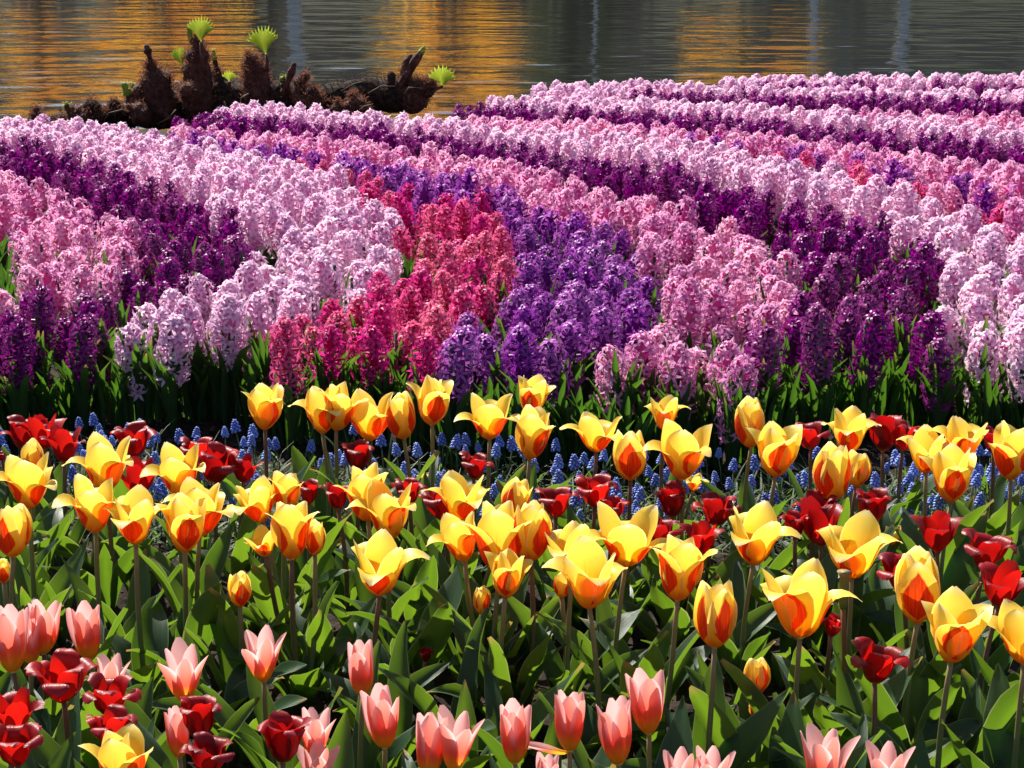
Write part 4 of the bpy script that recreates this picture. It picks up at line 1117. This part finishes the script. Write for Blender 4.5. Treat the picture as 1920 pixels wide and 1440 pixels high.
# hairy crowns (buds with their shaggy scales)
def crown(name, path, rad, n, hl=9, seed=0, amp=0.16, skin=None):
    mb, nr = lump(path, rad, 16, amp * 1.7, seed, 19); hairs(mb, nr, int(n * 1.7), px(hl), px(0.8), seed, 0.6)
    return gpart(name, mb, [skin or SHOOT, HAIR])
B1 = crown('hairy_crown', [G(303, 200), G(290, 150), G(284, 124)], [px(31), px(29), px(9)], 900, 10, 1)
B2 = crown('hairy_crown', [G(372, 200), G(370, 140), G(370, 108), G(371, 80)], [px(28), px(26), px(20), px(9)], 900, 9, 2)
B3 = crown('hairy_crown', [G(484, 190, .02), G(480, 140, .02), G(472, 116, .02)], [px(27), px(24), px(15)], 1000, 10, 3)
B4 = crown('hairy_crown', [G(412, 165, .1), G(406, 132, .1)], [px(14), px(7)], 260, 8, 4)
crown('hairy_crown', [G(355, 176, -.12), G(353, 171, -.13)], [px(17), px(16)], 420, 7, 5)
crown('hairy_crown', [G(585, 190, -.05), G(586, 176, -.06)], [px(26), px(15)], 520, 9, 6)
crown('hairy_crown', [G(559, 180, -.02), G(562, 158), G(573, 143)], [px(16), px(12), px(7)], 420, 8, 7)
crown('hairy_crown', [G(666, 208, -.1), G(664, 194, -.1), G(661, 180, -.1)], [px(24), px(20), px(7)], 420, 8, 8)
crown('hairy_crown', [G(632, 206, -.1), G(632, 190, -.1)], [px(13), px(4)], 160, 6, 9)
crown('hairy_crown', [G(72, 238, -.06), G(70, 214, -.06), G(68, 206, -.06)], [px(19), px(12), px(5)], 300, 7, 10)
crown('hairy_crown', [G(154, 226, -.06), G(142, 213, -.06), G(133, 206, -.06)], [px(23), px(20), px(9)], 400, 7, 11)
crown('hairy_crown', [G(176, 224, -.02), G(173, 207, -.02)], [px(26), px(20)], 520, 8, 12, skin=RHIZ)
crown('hairy_crown', [G(216, 214), G(214, 200)], [px(22), px(14)], 420, 8, 13, skin=RHIZ)
crown('hairy_crown', [G(266, 216, -.1), G(256, 206, -.1), G(247, 200, -.1)], [px(20), px(16), px(7)], 260, 6, 14)
crown('hairy_crown', [G(118, 232, -.08), G(117, 220, -.08)], [px(11), px(5)], 140, 5, 15)
crown('hairy_crown', [G(255, 190), G(259, 172)], [px(18), px(14)], 320, 8, 16)
B5 = crown('hairy_crown', [G(776, 186, .0), G(790, 168, .0), G(806, 158, .0)], [px(26), px(20), px(10)], 900, 11, 17)
B6 = crown('hairy_crown', [G(756, 158, .02), G(764, 130, .02)], [px(11), px(9)], 260, 7, 18)
crown('hairy_crown', [G(733, 160, .0), G(733, 142, .0)], [px(8), px(8)], 90, 3, 19, skin=RHIZ)
# unopened buds on stalks
def bud(path, rad, seed, tip=None, skin=None):
    mb, nr = lump(path, rad, 10, 0.10, seed, 30); hairs(mb, nr, 60, px(3), px(0.5), seed, .6)
    o = gpart('leaf_bud', mb, [skin or SHOOT, HAIR])
    if tip:
        m2, nr2 = lump(tip[0], tip[1], 8, 0.15, seed, 40); hairs(m2, nr2, 50, px(4), px(0.8), seed, .9)
        gpart('bud_tip', m2, [GBUD, GLEAF], o)
bud([G(288, 140), G(283, 118), G(280, 106), G(277, 95), G(275, 88)], [px(5), px(3.5), px(4.5), px(8), px(5)], 1)
bud([G(360, 78, .03), G(355, 62, .03), G(357, 50, .03), G(363, 42, .03)], [px(6), px(5), px(6), px(4)], 2, skin=GBUD)
bud([G(408, 140, .1), G(403, 116, .1)], [px(4), px(5)], 3, ([G(402, 110, .1), G(400, 96, .1)], [px(5.5), px(3)]))
bud([G(531, 172, -.03), G(541, 150, -.03), G(546, 136, -.03), G(551, 122, -.03)], [px(6), px(5), px(8), px(5)], 4)
bud([G(752, 160), G(768, 132), G(780, 112), G(790, 98)], [px(9), px(8), px(9), px(6)], 5, ([G(790, 98), G(794, 91)], [px(6), px(4)]))
bud([G(757, 140, .02), G(763, 116, .02), G(770, 106, .02)], [px(8), px(8), px(5)], 6)
bud([G(250, 196, -.03), G(242, 180, -.03)], [px(6), px(7)], 7, ([G(240, 176, -.03), G(233, 160, -.03)], [px(8), px(6)]))
bud([G(255, 178, .02), G(250, 166, .02)], [px(5), px(6)], 8, ([G(250, 164, .02), G(247, 158, .02)], [px(6), px(4)]))
bud([G(252, 208, -.12), G(241, 199, -.12)], [px(6), px(5)], 9)
bud([G(136, 212, -.08), G(126, 200, -.08)], [px(7), px(6)], 10, ([G(126, 199, -.08), G(124, 195, -.08)], [px(5), px(3)]))
bud([G(316, 222, -.15), G(304, 208, -.15)], [px(5), px(4)], 11)
bud([G(536, 168, -.02), G(530, 150, -.02)], [px(9), px(6)], 12, ([G(530, 150, -.02), G(531, 146, -.02)], [px(6), px(4)]))
# young fan leaves
def fan(base, top, spread, stalk, seed, lobes=11, depth=0.42):
    """pleated half open leaf on a stalk: base and middle of its top edge as points, spread in degrees"""
    g = random.Random(seed)
    mb = MB(); mb.tube(stalk, [px(4.5)] + [px(3.2)] * (len(stalk) - 1), 8)
    so_ = gpart('leaf_stalk', mb, [SHOOT])
    ax = Vector(top) - Vector(base); L = ax.length; ax.normalize()
    side = ax.cross(Vector((0, 1, 0))).normalized(); dep = side.cross(ax)
    mb = MB(); nc = lobes * 4 + 1; P = []; UV = []
    nv = 9
    for i in range(nv):
        v = i / (nv - 1); rowp, ru = [], []
        for j in range(nc):
            u = j / (nc - 1) * 2 - 1
            an = R(spread) * u * (0.55 + 0.45 * v); ple = 1 if j % 2 == 0 else -1
            tooth = (1.0 + 0.17 * (1 if j % 4 == 2 else (-0.4 if j % 4 == 0 else 0.2)) + g.uniform(-.06, .06)) if i == nv - 1 else 1.0
            rr = L * (0.06 + 0.94 * v) * tooth * (1 - 0.10 * abs(u) ** 2)
            d = ax * math.cos(an) + side * math.sin(an)
            cup = dep * (L * depth * (u * u - 0.4) * v * (1 - 0.2 * v)) * -1
            rowp.append(Vector(base) + d * rr + cup + dep * ple * L * 0.045 * min(1, 2 * v)); ru.append(((u + 1) / 2, v))
        P.append(rowp); UV.append(ru)
    mb.grid(P, UV)
    mb.v = [tuple(Vector(v) - GO - Vector(so_.location)) for v in mb.v]
    link('fan_leaf', mb.mesh('fan_leaf', [GLEAF], smooth=False), so_)
fan(G(377, 80, -.09), G(377, 38, -.12), 38, [G(378, 128, -.085), G(379, 104, -.09), G(377, 79, -.09)], 1)
fan(G(499, 104, -.02), G(491, 57, -.04), 40, [G(501, 134, -.03), G(501, 118, -.03), G(499, 103, -.02)], 2)
fan(G(343, 125, .04), G(334, 93, .03), 32, [G(350, 150, .03), G(346, 136, .03), G(343, 124, .04)], 3)
fan(G(829, 163, 0), G(830, 130, -.04), 48, [G(796, 178, -.05), G(812, 170, -.03), G(829, 162, 0)], 4, 9)
fan(G(430, 154, -.05), G(430, 136, -.07), 44, [G(431, 168, -.04), G(430, 160, -.04), G(430, 153, -.05)], 5, 7)

# thin roots and broken stalk ends lying over the rhizomes
g = random.Random(64)
for (x0, y0_, x1, y1_) in ((640, 172, 690, 150), (690, 176, 742, 162), (758, 178, 792, 166), (380, 214, 352, 236), (330, 206, 296, 232), (560, 196, 540, 222), (466, 176, 452, 204), (700, 196, 668, 212), (230, 206, 196, 226), (420, 190, 448, 206)):
    a, b = G(x0, y0_, -.19), G(x1, y1_, -.20); m_ = (a + b) / 2 + Vector((g.uniform(-.02, .02), -.02, g.uniform(-.01, .02)))
    mb = MB(); mb.tube([a, m_, b], [px(1.8), px(1.5), px(0.9)], 6)
    gpart('root', mb, [FIBRE])
